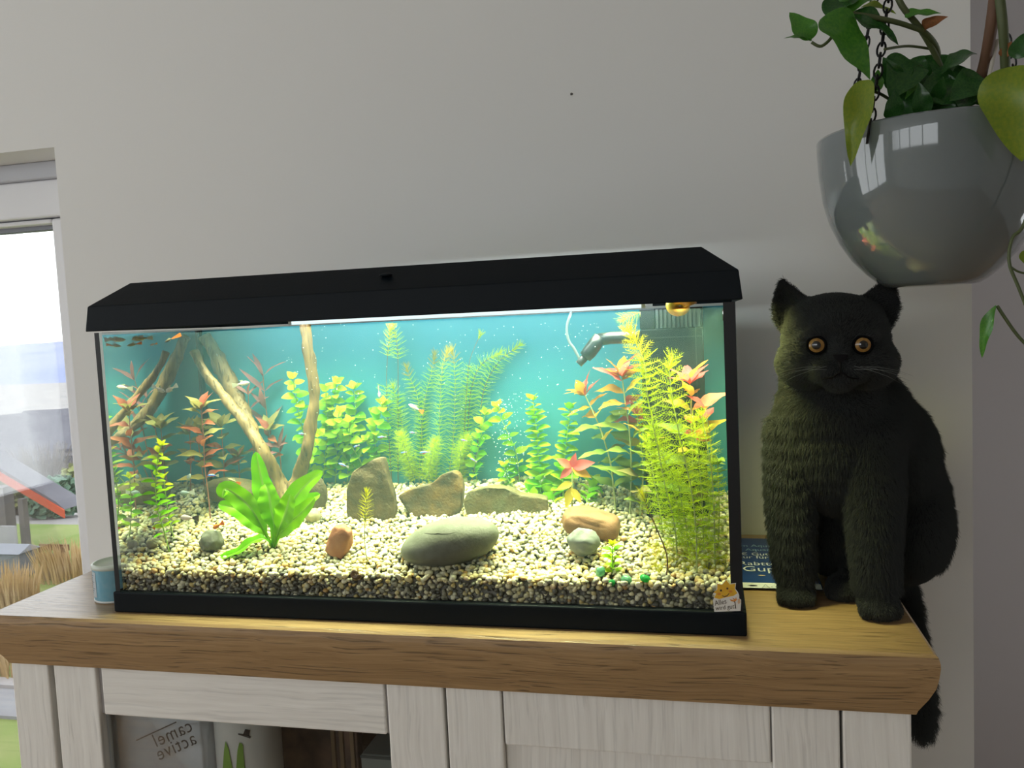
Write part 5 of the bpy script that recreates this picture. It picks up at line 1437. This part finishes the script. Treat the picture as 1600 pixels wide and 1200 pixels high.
flat('mouth', [(1128, 930), (1132, 931.5), (1136, 930), (1139, 926.5), (1139.6, 927.5), (1136.6, 931.4), (1132, 932.9), (1128, 931)], INKB, 2)
for q in ((1123.5, 928), (1141.5, 924)): flat('cheek', [(q[0] + 3.0 * math.cos(a), q[1] + 2 * math.sin(a)) for a in np.linspace(0, 2 * PI, 10)[:-1]], CHEEK, 2)
flat('hand', [(1153, 936), (1156, 935), (1157, 941), (1154, 944), (1152.5, 941)], SKIN_, 2)
flat('stalk', [(1147.5, 939), (1149, 941), (1150.3, 951), (1149.2, 951), (1147.8, 942), (1146.5, 940)], INKB, 2)
flat('palm', [(1140, 936), (1147, 938), (1144, 934), (1149, 936), (1150, 932), (1151, 936.5), (1153, 935.5), (1149, 939.5), (1146, 940), (1142, 939)], CHEEK, 2)
a, e = spt(1117, 946.5, 2), spt(1137, 942.5, 2)
text_obj('lettering', 'Alles', 0.0068, frame_mtx(a, e - a, (0, 0, 1)), INKB, stk, shear=.15, ysc=1.25)
a, e = spt(1118, 953.6, 2), spt(1146, 950.5, 2)
text_obj('lettering', 'wird gut!', 0.0061, frame_mtx(a, e - a, (0, 0, 1)), INKB, stk, shear=.15, ysc=1.2)

# ------------------------------------------------------------------ flyer lying behind the cat
FLB = mat('flyer_blue', (0.003, 0.045, 0.21), 0.35, 0.5); FLW = mat('flyer_white', (0.75, 0.76, 0.78), 0.4); FLD = mat('flyer_edge', (0.008, 0.012, 0.03), 0.5); FLT = mat('flyer_pale', (0.28, 0.45, 0.62), 0.4)
fa, fb, fc = atz(1165, 920, .0), atz(1280, 919, .0), atz(1160, 846, 0)
x0, x1, y0f, y1f = 0.80, fb.x + 0.004, fa.y, 0.405
FL = thing('flyer', ((x0 + x1) / 2, (y0f + y1f) / 2, 0), 'blue discount flyer with white lettering lying between the aquarium and the cat', 'flyer')
bevel(MB().box((x0, y0f, 0.0002), (x1, y1f, 0.0035)).build('booklet', FLD, FL), .0006)
MB().box((x0 + .001, y0f + .004, 0.0035), (x1 - .001, y1f - .002, 0.0038)).build('blue_page', FLB, FL)
q0, q1 = atz(1164, 918, .004).y, atz(1164, 910, .004).y
MB().box((x0 + .012, q0, 0.0038), (x1 - .002, q1, 0.0040)).build('white_band', FLW, FL)
def ftxt(s, px, py, size, m, ys=1.0, sp=1.0, name='lettering'):
    o = atz(px, py, .0042)
    return text_obj(name, s, size, frame_mtx(o, (1, 0, 0), (0, 1, 0)), m, FL, space=sp, ysc=ys)
ftxt('im Aquarium', 1153.5, 854, .0145, FLT, 1.25)
ftxt('für Aquarien', 1142, 860, .0145, FLT, 1.25)
ftxt('5€ Gutschein', 1149, 867.0, .0155, FLW, 1.25)
ftxt('nur für Dich', 1152, 872, .0155, FLW, 1.35)
ftxt('Rabttcode', 1154, 882.5, .0195, FLW, 1.25)
ftxt('Guppy', 1160, 892, .026, FLW, 1.25)
ftxt('Aqu', 1190, 918.5, .017, mat('flyer_grey', (0.45, 0.48, 0.5), .5), 1.3)
z4 = .0042
for (px, py, w, h, mm, nm) in ((1190, 899, .009, .005, SKIN_, 'printed_fish'), (1219, 900, .013, .014, SKIN_, 'printed_fish'), (1176, 915, .011, .006, FLD, 'printed_mark')):
    q = atz(px, py, z4); n = 14
    v = [(q.x + w * .5 * math.cos(2 * PI * k / n) * (1 + .3 * math.sin(k * 2)), q.y + h * .5 * math.sin(2 * PI * k / n), z4) for k in range(n)]
    MB().add(v, [tuple(range(n))]).build(nm, mm, FL)
# ------------------------------------------------------------------ the cat
def capsule_chain(bm, pts, rad, n=14):
    """closed tapered tube with round ends, for the union that becomes the body"""
    P = [Vector(p) for p in pts]
    mb = MB()
    C = catmull(P, 5) if len(P) > 2 else [P[0] + (P[1] - P[0]) * (k / 6) for k in range(7)]
    R_ = np.interp(np.linspace(0, len(rad) - 1, len(C)), range(len(rad)), rad)
    mb.tube(C, list(R_), n)
    _add(bm, mb.v, mb.f)
    ell(bm, P[0], (rad[0],) * 3); ell(bm, P[-1], (rad[-1],) * 3)
def _add(bm, V, F):
    vs = [bm.verts.new(v) for v in V]
    for f in F:
        try: bm.faces.new([vs[i] for i in f])
        except ValueError: pass
def ell(bm, c, r, rot=None):
    b2 = bmesh.new(); bmesh.ops.create_icosphere(b2, subdivisions=3, radius=1)
    M3 = rot.to_matrix() if rot is not None else Matrix.Identity(3)
    b2.verts.ensure_lookup_table()
    V = [Vector(c) + M3 @ Vector((v.co.x * r[0], v.co.y * r[1], v.co.z * r[2])) for v in b2.verts]
    F = [[v.index for v in f.verts] for f in b2.faces]; b2.free()
    _add(bm, V, F)
from mathutils import Euler
bm = bmesh.new()
PL = Vector((0.8735, 0.118, 0.0)); PR = Vector((0.9605, 0.082, 0.0))       # where the front paws stand
HEAD = Vector((0.9215, 0.105, 0.316))
# trunk: rump, belly, chest, shoulders, neck
ell(bm, (0.995, 0.255, 0.095), (0.082, 0.100, 0.098), Euler((0.25, 0, 0.1)))
ell(bm, (0.980, 0.225, 0.150), (0.080, 0.085, 0.105), Euler((0.35, 0, 0)))
ell(bm, (0.950, 0.185, 0.190), (0.076, 0.072, 0.098), Euler((0.30, 0.08, 0)))
ell(bm, (0.927, 0.152, 0.188), (0.068, 0.055, 0.082))
ell(bm, (0.922, 0.148, 0.235), (0.064, 0.055, 0.060))
ell(bm, (0.922, 0.145, 0.268), (0.060, 0.052, 0.050))
# haunches, hind feet
ell(bm, (1.024, 0.215, 0.070), (0.046, 0.075, 0.072), Euler((0, 0.15, 0)))
ell(bm, (0.925, 0.235, 0.060), (0.040, 0.060, 0.058))
capsule_chain(bm, [(0.975, 0.215, 0.018), (0.950, 0.175, 0.016), (0.936, 0.150, 0.014)], [0.020, 0.019, 0.015])
# front legs
capsule_chain(bm, [(0.878, 0.150, 0.205), (0.872, 0.138, 0.130), (0.871, 0.128, 0.075), (0.8735, 0.124, 0.030)], [0.034, 0.029, 0.0245, 0.0215])
capsule_chain(bm, [(0.962, 0.135, 0.205), (0.962, 0.112, 0.130), (0.960, 0.096, 0.075), (0.9605, 0.090, 0.030)], [0.038, 0.031, 0.0255, 0.0225])
def paw(c, yaw, s=1.0):
    f = Vector((math.sin(yaw), -math.cos(yaw), 0)); r = Vector((math.cos(yaw), math.sin(yaw), 0))
    ell(bm, c + Vector((0, 0, .0150)) + f * .001, (.0225 * s, .022 * s, .0148), Euler((0, 0, yaw)))
    for k, (u, w) in enumerate(((-.0150, .010), (-.0052, .0155), (.0052, .0155), (.0150, .010))):
        ell(bm, c + r * u * s + f * w * s + Vector((0, 0, .0098)), (.0076 * s, .0118 * s, .0096), Euler((0, 0, yaw)))
paw(PL, -0.15); paw(PR, 0.05, 1.05); paw(Vector((0.932, 0.143, 0.0)), -0.2, .95)
# tail: from the rump over the right edge, hanging beside the sideboard
capsule_chain(bm, [(1.010, 0.300, 0.045), at(1408, 930, .27), at(1421, 985, .235), at(1434, 1050, .215), at(1440, 1110, .205), at(1441, 1143, .20)], [0.022, 0.019, 0.016, 0.0155, 0.0150, 0.0105])
# head: skull, cheeks, muzzle, chin, brow
yaw = math.radians(-3); tilt = math.radians(1.5)
HR = Euler((math.radians(-4), tilt, yaw)).to_matrix()
def hp(x, y, z): return HEAD + HR @ Vector((x, y, z))      # x to the picture's right, -y towards the camera, z up
def hell(c, r, e=None):
    m3 = HR @ (e.to_matrix() if e is not None else Matrix.Identity(3))
    ell(bm, hp(*c), r, m3.to_euler())
hell((0, 0.002, 0.006), (0.060, 0.056, 0.050))
hell((0, 0.005, 0.026), (0.055, 0.046, 0.034))
hell((-0.034, -0.014, -0.022), (0.033, 0.037, 0.030)); hell((0.034, -0.014, -0.022), (0.033, 0.037, 0.030))
hell((-0.0135, -0.046, -0.031), (0.0195, 0.0165, 0.0150)); hell((0.0135, -0.046, -0.031), (0.0195, 0.0165, 0.0150))
hell((0, -0.044, -0.043), (0.018, 0.016, 0.012))
hell((0, -0.046, -0.010), (0.0125, 0.016, 0.018), Euler((0.35, 0, 0)))
hell((0, -0.036, 0.016), (0.030, 0.020, 0.022))
for s in (-1, 1): hell((s * .025, -0.041, 0.0075), (0.019, 0.014, 0.0065), Euler((0, s * .15, 0)))
# ears: thick, wide based, rounded tips
for s in (-1, 1):
    b0, b1, tp = Vector((s * .015, 0.000, 0.044)), Vector((s * .061, 0.010, 0.016)), Vector((s * .0600, 0.000, 0.0785))
    V = []; F = []
    nI, nJ = 9, 7
    for side in (0, 1):
        for i in range(nI):
            t = i / (nI - 1); 
            w = (1 - t ** 1.5) ** 0.9 if t < 1 else 0.0
            w = max(w, 0.16)
            mid = (b0 + b1) / 2 * (1 - t) + tp * t + Vector((s * .006, 0, 0)) * math.sin(PI * t)
            half = (b1 - b0) / 2 * w
            for j in range(nJ):
                u = -1 + 2 * j / (nJ - 1)
                p = mid + half * u
                dep = (0.010 * (1 - u * u) * (1 - t * .6))
                p = p + Vector((0, dep + .004 if side else dep - .0035 * 0, 0)) + (Vector((0, 0.005, 0)) if side else Vector((0, 0, 0)))
                V.append(hp(*p))
    for side in (0, 1):
        o_b = side * nI * nJ
        for i in range(nI - 1):
            for j in range(nJ - 1):
                a = o_b + i * nJ + j
                F.append((a, a + 1, a + nJ + 1, a + nJ) if side == 0 else (a + nJ, a + nJ + 1, a + 1, a))
    q = nI * nJ
    for i in range(nI - 1):
        for j in (0, nJ - 1):
            a = i * nJ + j; F.append((a, a + nJ, a + nJ + q, a + q))
    for i in (0, nI - 1):
        for j in range(nJ - 1):
            a = i * nJ + j; F.append((a, a + q, a + q + 1, a + 1))
    _add(bm, V, F)
bmesh.ops.recalc_face_normals(bm, faces=bm.faces)
me = bpy.data.meshes.new('cat_union'); bm.to_mesh(me); bm.free()
tmp = bpy.data.objects.new('cat_union', me); COL.objects.link(tmp)
rm = tmp.modifiers.new('remesh', 'REMESH'); rm.mode = 'VOXEL'; rm.voxel_size = 0.0030; rm.adaptivity = 0
smo = tmp.modifiers.new('smooth', 'SMOOTH'); smo.factor = 0.5; smo.iterations = 7
bpy.context.view_layer.update()
dg = bpy.context.evaluated_depsgraph_get()
cme = bpy.data.meshes.new_from_object(tmp.evaluated_get(dg)); bpy.data.objects.remove(tmp)
FURB = mat('cat_skin_blue_grey', (0.012, 0.013, 0.014), 0.75, 0.25)
CAT = thing('cat', (0.95, 0.16, 0.0), 'blue grey shorthair cat sitting upright on the sideboard beside the aquarium, amber eyes', 'cat')
cme.name = 'body'
body = link('body', cme, FURB, CAT, True)
# eyes: amber ball with round pupil, set in the skull
EYEM = mat('eye_amber', (0.26, 0.125, 0.03), 0.08, 0.6, var=(0.34, 0.20, 0.05), vscale=220); PUP = mat('eye_pupil', (0.002, 0.002, 0.002), 0.05, 0.8); LID = mat('eye_rim', (0.003, 0.003, 0.0035), 0.8, 0.05); CORN = glass('eye_cornea', (1, 1, 1), 1.6)
NOSE = mat('cat_nose', (0.007, 0.006, 0.007), 0.75, 0.1)
for s in (-1, 1):
    c = hp(s * .0232, -0.0445, -0.0025)
    fw = (HR @ Vector((s * .12, -1, -0.02))).normalized()
    ub = Vector((0, 0, 1)) - fw * fw.z; ub.normalize(); rb = fw.cross(ub)
    def disc(name, r, off, m, sag=0.0, n=24, rings=4, sqz=1.0):
        V = [c + fw * (off)]; F = []
        for i in range(1, rings + 1):
            rr_ = r * i / rings
            for k in range(n):
                a = 2 * PI * k / n
                V.append(c + fw * (off - sag * (i / rings) ** 2) + rb * rr_ * math.cos(a) + ub * rr_ * math.sin(a) * sqz)
        for k in range(n): F.append((0, 1 + k, 1 + (k + 1) % n))
        for i in range(rings - 1):
            for k in range(n):
                F.append((1 + i * n + k, 1 + (i + 1) * n + k, 1 + (i + 1) * n + (k + 1) % n, 1 + i * n + (k + 1) % n))
        return MB().add(V, F).build(name, m, CAT, True)
    e_ = disc('eye', 0.0098, 0.0108, EYEM, .0036)
    pu = disc('pupil', 0.0048, 0.0113, PUP, .0009); 
    pu.parent = e_; pu.location = (0, 0, 0); pu.matrix_parent_inverse = Matrix.Identity(4)
    ring = MB().tube([c + fw * 0.0080 + rb * .0100 * math.cos(a) + ub * .0094 * math.sin(a) for a in np.linspace(0, 2 * PI, 28)], 0.0016, 8, False).build('eye_rim', LID, CAT, True)
# nose and mouth line
nz_ = [hp(-.0078, -.0640, -.0135), hp(.0078, -.0640, -.0135), hp(.0062, -.0655, -.0180), hp(0, -.0665, -.0230), hp(-.0062, -.0655, -.0180), hp(0, -.0668, -.0155)]
MB().add(nz_, [(0, 5, 4), (0, 1, 5), (1, 2, 5), (2, 3, 5), (3, 4, 5)]).build('nose', NOSE, CAT, True)
mth = [hp(-.019, -.0600, -.0400), hp(-.009, -.0655, -.0385), hp(0, -.0655, -.0330), hp(.009, -.0655, -.0385), hp(.019, -.0600, -.0400)]
MB().tube(catmull(mth, 5), .0009, 6).tube([hp(0, -.0665, -.0225), hp(0, -.0658, -.0335)], .0008, 6).build('mouth_line', NOSE, CAT, True)
wb = MB(); rgw = random.Random(2)
for s in (-1, 1):
    for k in range(4):
        a = hp(s * (.014 + .004 * (k % 3)), -.0625 + .003 * (k % 3), -.026 - .004 * (k // 3))
        dd = HR @ Vector((s * 1.0, -.15 + rgw.uniform(-.1, .1), -.28 + k * .10))
        dd.normalize()
        P = [a, a + dd * .018, a + dd * .036 + Vector((0, 0, -.002)), a + dd * .052 + Vector((0, 0, -.007))]
        wb.tube(P, [.00022, .0002, .00014, .00006], 4)
stuff(wb.build('whiskers', mat('whisker_white', (0.16, 0.17, 0.16), 0.5), CAT))

# fur: short dense hair curves rooted on the body
def make_fur(me, n, parent, seed):
    rg = np.random.default_rng(seed)
    nv = len(me.vertices); co = np.empty(nv * 3, np.float32); me.vertices.foreach_get('co', co); co = co.reshape(-1, 3)
    me.calc_loop_triangles()
    nt = len(me.loop_triangles); tri = np.empty(nt * 3, np.int32); me.loop_triangles.foreach_get('vertices', tri); tri = tri.reshape(-1, 3)
    vn = np.empty(nv * 3, np.float32); me.vertices.foreach_get('normal', vn); vn = vn.reshape(-1, 3)
    a, b, c = co[tri[:, 0]], co[tri[:, 1]], co[tri[:, 2]]
    ar = np.linalg.norm(np.cross(b - a, c - a), axis=1) / 2
    t = rg.choice(nt, n, p=ar / ar.sum())
    u = rg.random(n); v = rg.random(n); fl = u + v > 1; u[fl] = 1 - u[fl]; v[fl] = 1 - v[fl]; w = 1 - u - v
    p = a[t] * w[:, None] + b[t] * u[:, None] + c[t] * v[:, None]
    nr = vn[tri[t, 0]] * w[:, None] + vn[tri[t, 1]] * u[:, None] + vn[tri[t, 2]] * v[:, None]
    nr /= np.linalg.norm(nr, axis=1)[:, None] + 1e-9
    H = np.array(HEAD)
    dh = np.linalg.norm((p - H) * np.array([1, 1, 1.05]), axis=1)
    head = np.clip((0.105 - dh) / 0.03, 0, 1)
    # lie: down the body, outward from the nose on the head
    flow = np.zeros_like(p); flow[:, 2] = -1
    ctr = np.array(hp(0, -.075, -.012)); rad_ = p - ctr; rad_ /= np.linalg.norm(rad_, axis=1)[:, None]
    flow = flow * (1 - head)[:, None] + rad_ * head[:, None]
    flow -= nr * (flow * nr).sum(1)[:, None]
    fn = np.linalg.norm(flow, axis=1)[:, None]; flow = flow / np.maximum(fn, 1e-4) * np.minimum(1, fn * 2)
    ln = np.where(p[:, 2] < 0.03, 0.0035, 0.0105) * rg.uniform(.6, 1.15, n)
    tail = (p[:, 0] > 1.0) & (p[:, 2] < 0.0)
    ln = np.where(tail, 0.013 * rg.uniform(.7, 1.2, n), ln)
    ln = ln * (1 - head * 0.58)
    ear = (p[:, 2] > HEAD.z + .045); ln = np.where(ear, ln * .5, ln)
    # bare around the eyes and nose
    keep = np.ones(n, bool)
    for s in (-1, 1):
        keep &= np.linalg.norm(p - np.array(hp(s * .0232, -.054, -.0025)), axis=1) > 0.0108
    keep &= np.linalg.norm(p - np.array(hp(0, -.066, -.017)), axis=1) > 0.0075
    p, nr, flow, ln = p[keep], nr[keep], flow[keep], ln[keep]; n = len(p)
    jit = rg.normal(0, .22, (n, 3))
    # slight clumping in wavy bands on the chest and legs
    band = np.sin(p[:, 2] * 330 + 3 * np.sin(p[:, 0] * 60) + 2 * np.sin(p[:, 1] * 90))[:, None]
    d1 = nr * (.62 + .14 * band) + flow * (.75 - .2 * band) + jit * .6; d1 /= np.linalg.norm(d1, axis=1)[:, None]
    d2 = nr * .30 + flow * 1.0 + jit; d2 /= np.linalg.norm(d2, axis=1)[:, None]
    K = 4
    P = np.empty((n, K, 3), np.float32)
    P[:, 0] = p - nr * .0006; P[:, 1] = p + d1 * ln[:, None] * .4; P[:, 2] = P[:, 1] + (d1 + d2) * .5 * ln[:, None] * .35; P[:, 3] = P[:, 2] + d2 * ln[:, None] * .35
    hc = bpy.data.hair_curves.new('fur'); hc.add_curves([K] * n)
    hc.attributes['position'].data.foreach_set('vector', P.ravel()) if 'position' in hc.attributes else None
    ra = hc.attributes.get('radius') or hc.attributes.new('radius', 'FLOAT', 'POINT')
    ra.data.foreach_set('value', np.tile(np.array([.00019, .00017, .00012, .00004], np.float32), n))
    o = bpy.data.objects.new('fur', hc); COL.objects.link(o); o.parent = parent; o.location = -parent_loc(parent)
    return o
m, N, L = _new('cat_fur'); N.remove(N['Principled BSDF'])
hb = N.new('ShaderNodeBsdfPrincipled'); hb.inputs['Base Color'].default_value = (0.040, 0.043, 0.041, 1); hb.inputs['Roughness'].default_value = 0.7; hb.inputs['Specular IOR Level'].default_value = 0.12
L.new(hb.outputs[0], N['Material Output'].inputs['Surface'])
fur = make_fur(cme, 230000, CAT, 5); fur.data.materials.append(m); stuff(fur)

# ------------------------------------------------------------------ hanging pot
POTC = Vector((1.0215, 0.085, 0.3775))
POTM = mat('pot_glaze_grey', (0.15, 0.175, 0.18), 0.06, 0.6, coat=0.5)
POT = thing('hanging_pot', POTC, 'large glossy grey ceramic bowl hanging on black chains at the upper right', 'flower pot')
prof = [(0.0001, 0.0), (0.040, 0.0), (0.047, 0.0012), (0.055, 0.006), (0.067, 0.016), (0.082, 0.032), (0.095, 0.052), (0.106, 0.076), (0.1125, 0.100), (0.1165, 0.128), (0.1180, 0.152), (0.1185, 0.166), (0.1172, 0.1685), (0.1152, 0.166), (0.1135, 0.145), (0.100, 0.090), (0.0001, 0.085)]
MB().lathe(POTC, prof, 96).build('bowl', POTM, POT, True)
SOIL = mat('potting_soil', (0.03, 0.02, 0.014), 0.95, 0.1, var=(0.06, 0.04, 0.025), vscale=80, bump=.6, bscale=150)
MB().lathe(POTC, [(0.1135, 0.144), (0.06, 0.149), (0.0001, 0.151)], 40).build('soil', SOIL, POT, True)
CHM = mat('chain_black', (0.012, 0.012, 0.013), 0.35, 0.5, metal=0.6)
RIMZ = POTC.z + 0.158
def chain(ang, top):
    a = math.radians(ang)
    p0 = Vector((POTC.x + .1175 * math.cos(a), POTC.y + .1175 * math.sin(a), RIMZ))
    d = Vector(top) - p0; n = int(d.length / 0.0115); dn = d.normalized()
    mb = MB()
    for k in range(n):
        c = p0 + dn * (k + .5) * (d.length / n)
        s = dn.orthogonal().normalized(); s = Matrix.Rotation(k * PI / 2 + .5, 3, dn) @ s
        P = [c + dn * .0082 * math.sin(t) + s * .0040 * math.cos(t) for t in np.linspace(0, 2 * PI, 13)]
        mb.tube(P, .00115, 5, False)
    mb.tube([p0 + Vector((0, 0, .002)), p0 + Vector((0, 0, -.006)) - Vector((math.cos(a), math.sin(a), 0)) * -.003, p0 + Vector((math.cos(a) * .004, math.sin(a) * .004, -.012))], .0014, 6)
    stuff(mb.build('chain', CHM, POT, True))
TOPP = (POTC.x + .005, POTC.y, 0.99)
for ang in (228, 132, 20): chain(ang, TOPP)
# ceiling hook
MB().tube([Vector(TOPP) + Vector((0, 0, -.01)), (TOPP[0], TOPP[1], 1.549)], .003, 8).build('hook', CHM, POT, True)

# ------------------------------------------------------------------ pothos in the pot
PO1 = mat('pothos_dark', (0.018, 0.075, 0.018), 0.25, 0.5, var=(0.035, 0.12, 0.022), vscale=22, transl=.25); PO2 = mat('pothos_green', (0.05, 0.19, 0.025), 0.28, 0.5, var=(0.09, 0.26, 0.03), vscale=22, transl=.3); PO3 = mat('pothos_lime', (0.26, 0.33, 0.03), 0.3, 0.5, var=(0.19, 0.29, 0.03), vscale=25, transl=.4); PO4 = mat('pothos_brown', (0.30, 0.10, 0.03), 0.6, 0.3, var=(0.16, 0.08, 0.03), vscale=30)
VINE = mat('vine_olive', (0.07, 0.09, 0.03), 0.55); VINEB = mat('vine_brown', (0.13, 0.065, 0.035), 0.65); STK = mat('plant_stick', (0.50, 0.46, 0.40), 0.6)
PTC = Vector((POTC.x, POTC.y, POTC.z + .15))
PTH = thing('pothos', PTC, 'trailing green pothos plant with heart shaped leaves growing out of the grey bowl', 'houseplant')
def vine(pix, rad, m=VINE):
    P = catmull([at(px, py, y) for px, py, y in pix], 6)
    if hasattr(rad, '__len__'): rad = list(np.interp(np.linspace(0, len(rad) - 1, len(P)), range(len(rad)), rad))
    return MB().tube(P, rad, 8).build('vine', m, PTH, True)
def pleaf(base, tip, m, w=1.0, nrm=(0, -1, .5), kind='heart', var=0, droop=.15, fold=.22):
    a, b = at(*base), at(*tip); d = b - a
    me_ = leaf_mesh(kind, m, droop, fold, .12, var, 16)
    return put_leaf(PTH, PTC, me_, a, d, Vector(nrm), (d.length * w, d.length))
Yp = 0.03
vine([(1447, 152, .06), (1466, 90, .05), (1450, 55, .03), (1418, 40, .02), (1380, 30, .01), (1330, 22, .005), (1290, 28, 0)], .0028)
vine([(1480, 150, .06), (1468, 100, .05), (1440, 48, .03), (1410, 10, .02), (1395, -25, .02)], .0032)
vine([(1290, 28, 0), (1302, 52, 0), (1284, 72, 0), (1268, 66, 0)], .0016)
vine([(1462, 78, .05), (1420, 72, .03), (1382, 77, .01)], .0014)
vine([(1400, 162, .05), (1378, 148, .03), (1362, 142, .02), (1352, 140, .01)], .0016)
vine([(1405, 150, .05), (1395, 126, .03), (1372, 126, .02)], .0013)
vine([(1520, 152, .05), (1536, 108, .03), (1546, 60, .01), (1552, 20, 0), (1556, -20, 0)], [.0055, .0058, .0062, .0058] * 1, VINEB)
vine([(1572, 150, .02), (1570, 80, .0), (1566, 30, -.01), (1560, -20, -.01)], [.0048] * 4, VINE)
vine([(1558, 62, .02), (1552, 90, .02), (1546, 118, .02)], .0022, STK)
vine([(1640, 120, -.02), (1625, 260, -.03), (1600, 350, -.03), (1582, 372, -.03), (1577, 410, -.03), (1592, 450, -.03), (1612, 500, -.03)], .0017)
vine([(1620, 552, -.03), (1600, 535, -.03), (1583, 515, -.03), (1558, 478, -.03)], .0016)
vine([(1577, 415, -.03), (1590, 424, -.03), (1605, 428, -.03)], .0010)
pleaf((1266, 63, 0), (1237, 14, 0), PO2, .85, (.2, -1, .2), var=1)
pleaf((1268, 64, 0), (1226, 54, 0), PO2, .7, (0, -.6, 1), var=0)
pleaf((1284, 30, -.005), (1376, 100, -.015), PO2, .78, (.4, -1, .5), var=1, droop=.25)
pleaf((1330, 25, .0), (1412, 60, .01), PO1, .8, (.1, -.8, .8), var=0)
pleaf((1290, 26, .005), (1350, -24, .01), PO1, .7, (0, -.9, .7), var=1)
pleaf((1300, 22, .01), (1390, -20, .015), PO2, .5, (0, -1, .5), var=0)
pleaf((1345, 12, .03), (1402, 14, .02), PO3, .6, (0, -.6, .9), var=0)
pleaf((1414, 28, .02), (1470, 12, .01), PO2, .6, (-.1, -.8, .8), var=1)
pleaf((1444, 46, .03), (1476, 24, .01), PO4, .7, (0, -1, .3), var=1, fold=.5)
pleaf((1352, 128, 0), (1326, 252, -.02), PO3, .42, (-.35, -1, .1), var=1, droop=.1)
pleaf((1366, 142, .015), (1374, 108, .01), PO2, .9, (.3, -1, .1), var=0)
pleaf((1420, 92, .03), (1396, 148, .0), PO1, 1.0, (.2, -1, .3), var=0)
pleaf((1430, 105, .03), (1424, 150, .01), PO2, .5, (.8, -1, .1), var=1)
pleaf((1434, 88, .05), (1440, 120, .05), PO1, 1.3, (0, -1, .2), var=0)
pleaf((1450, 120, .04), (1404, 178, .03), PO1, .9, (0, -1, .3), var=1)
pleaf((1520, 82, .03), (1470, 108, .02), PO1, .9, (0, -.6, 1), var=0)
pleaf((1470, 165, .02), (1478, 95, .03), PO1, 1.1, (0, -1, .1), var=1)
pleaf((1510, 160, .03), (1500, 98, .03), PO1, 1.2, (.1, -1, .1), var=0)
pleaf((1530, 120, .02), (1490, 150, .0), PO1, 1.0, (0, -1, .2), var=1)
rgp = random.Random(12)
for k in range(16):
    bx_, by_ = rgp.uniform(1395, 1530), rgp.uniform(120, 175); a_ = rgp.uniform(-2.7, -.4); l_ = rgp.uniform(38, 62)
    yy_ = rgp.uniform(.02, .11)
    pleaf((bx_, by_, yy_), (bx_ + l_ * math.cos(a_), by_ + l_ * math.sin(a_) * .9, yy_ - .015), PO1 if rgp.random() < .8 else PO2, rgp.uniform(.8, 1.1), (rgp.uniform(-.5, .5), -1, rgp.uniform(.1, .8)), var=k % 2)
for k in range(12):
    bx_ = 1392 + k * 12.5; by_ = 186 - k * 2.0; a_ = rgp.uniform(-1.9, -1.2); l_ = rgp.uniform(34, 56)
    yy_ = rgp.uniform(.01, .06)
    pleaf((bx_, by_, yy_), (bx_ + l_ * math.cos(a_), by_ + l_ * math.sin(a_), yy_ - .01), PO1, rgp.uniform(.8, 1.05), (rgp.uniform(-.4, .4), -1, rgp.uniform(.1, .5)), var=k % 2)
pleaf((1590, 92, -.02), (1600, 50, -.02), PO1, 1.0, (-.2, -1, .2), var=0)
pleaf((1576, 105, -.045), (1600, 245, -.06), PO3, .86, (-.2, -1, .1), var=0, droop=.18, fold=.15)
pleaf((1566, 88, .0), (1580, 66, -.01), PO4, .9, (0, -1, .2), var=1)
pleaf((1558, 478, -.03), (1519, 552, -.03), PO2, .5, (-.75, -.8, .5), kind='oval', var=1, droop=.32)
pleaf((1598, 392, -.03), (1612, 420, -.03), PO3, .8, (0, -1, .1), var=0)
pleaf((1600, 425, -.03), (1640, 440, -.03), PO2, .8, (0, -1, .3), var=0)

# a small nail mark in the wall
q = at(893, 147, WALL_Y)
nm = MB().lathe((q.x, WALL_Y - .0018, q.z), [(0.0001, 0), (.0018, 0), (.0022, .0008), (.0012, .0019)], 12, 'y').build('wall_nail', mat('nail_grey', (0.12, 0.11, 0.11), 0.5), None, True)
tag(nm, 'tiny dark nail head in the bare wall above the aquarium', 'nail')
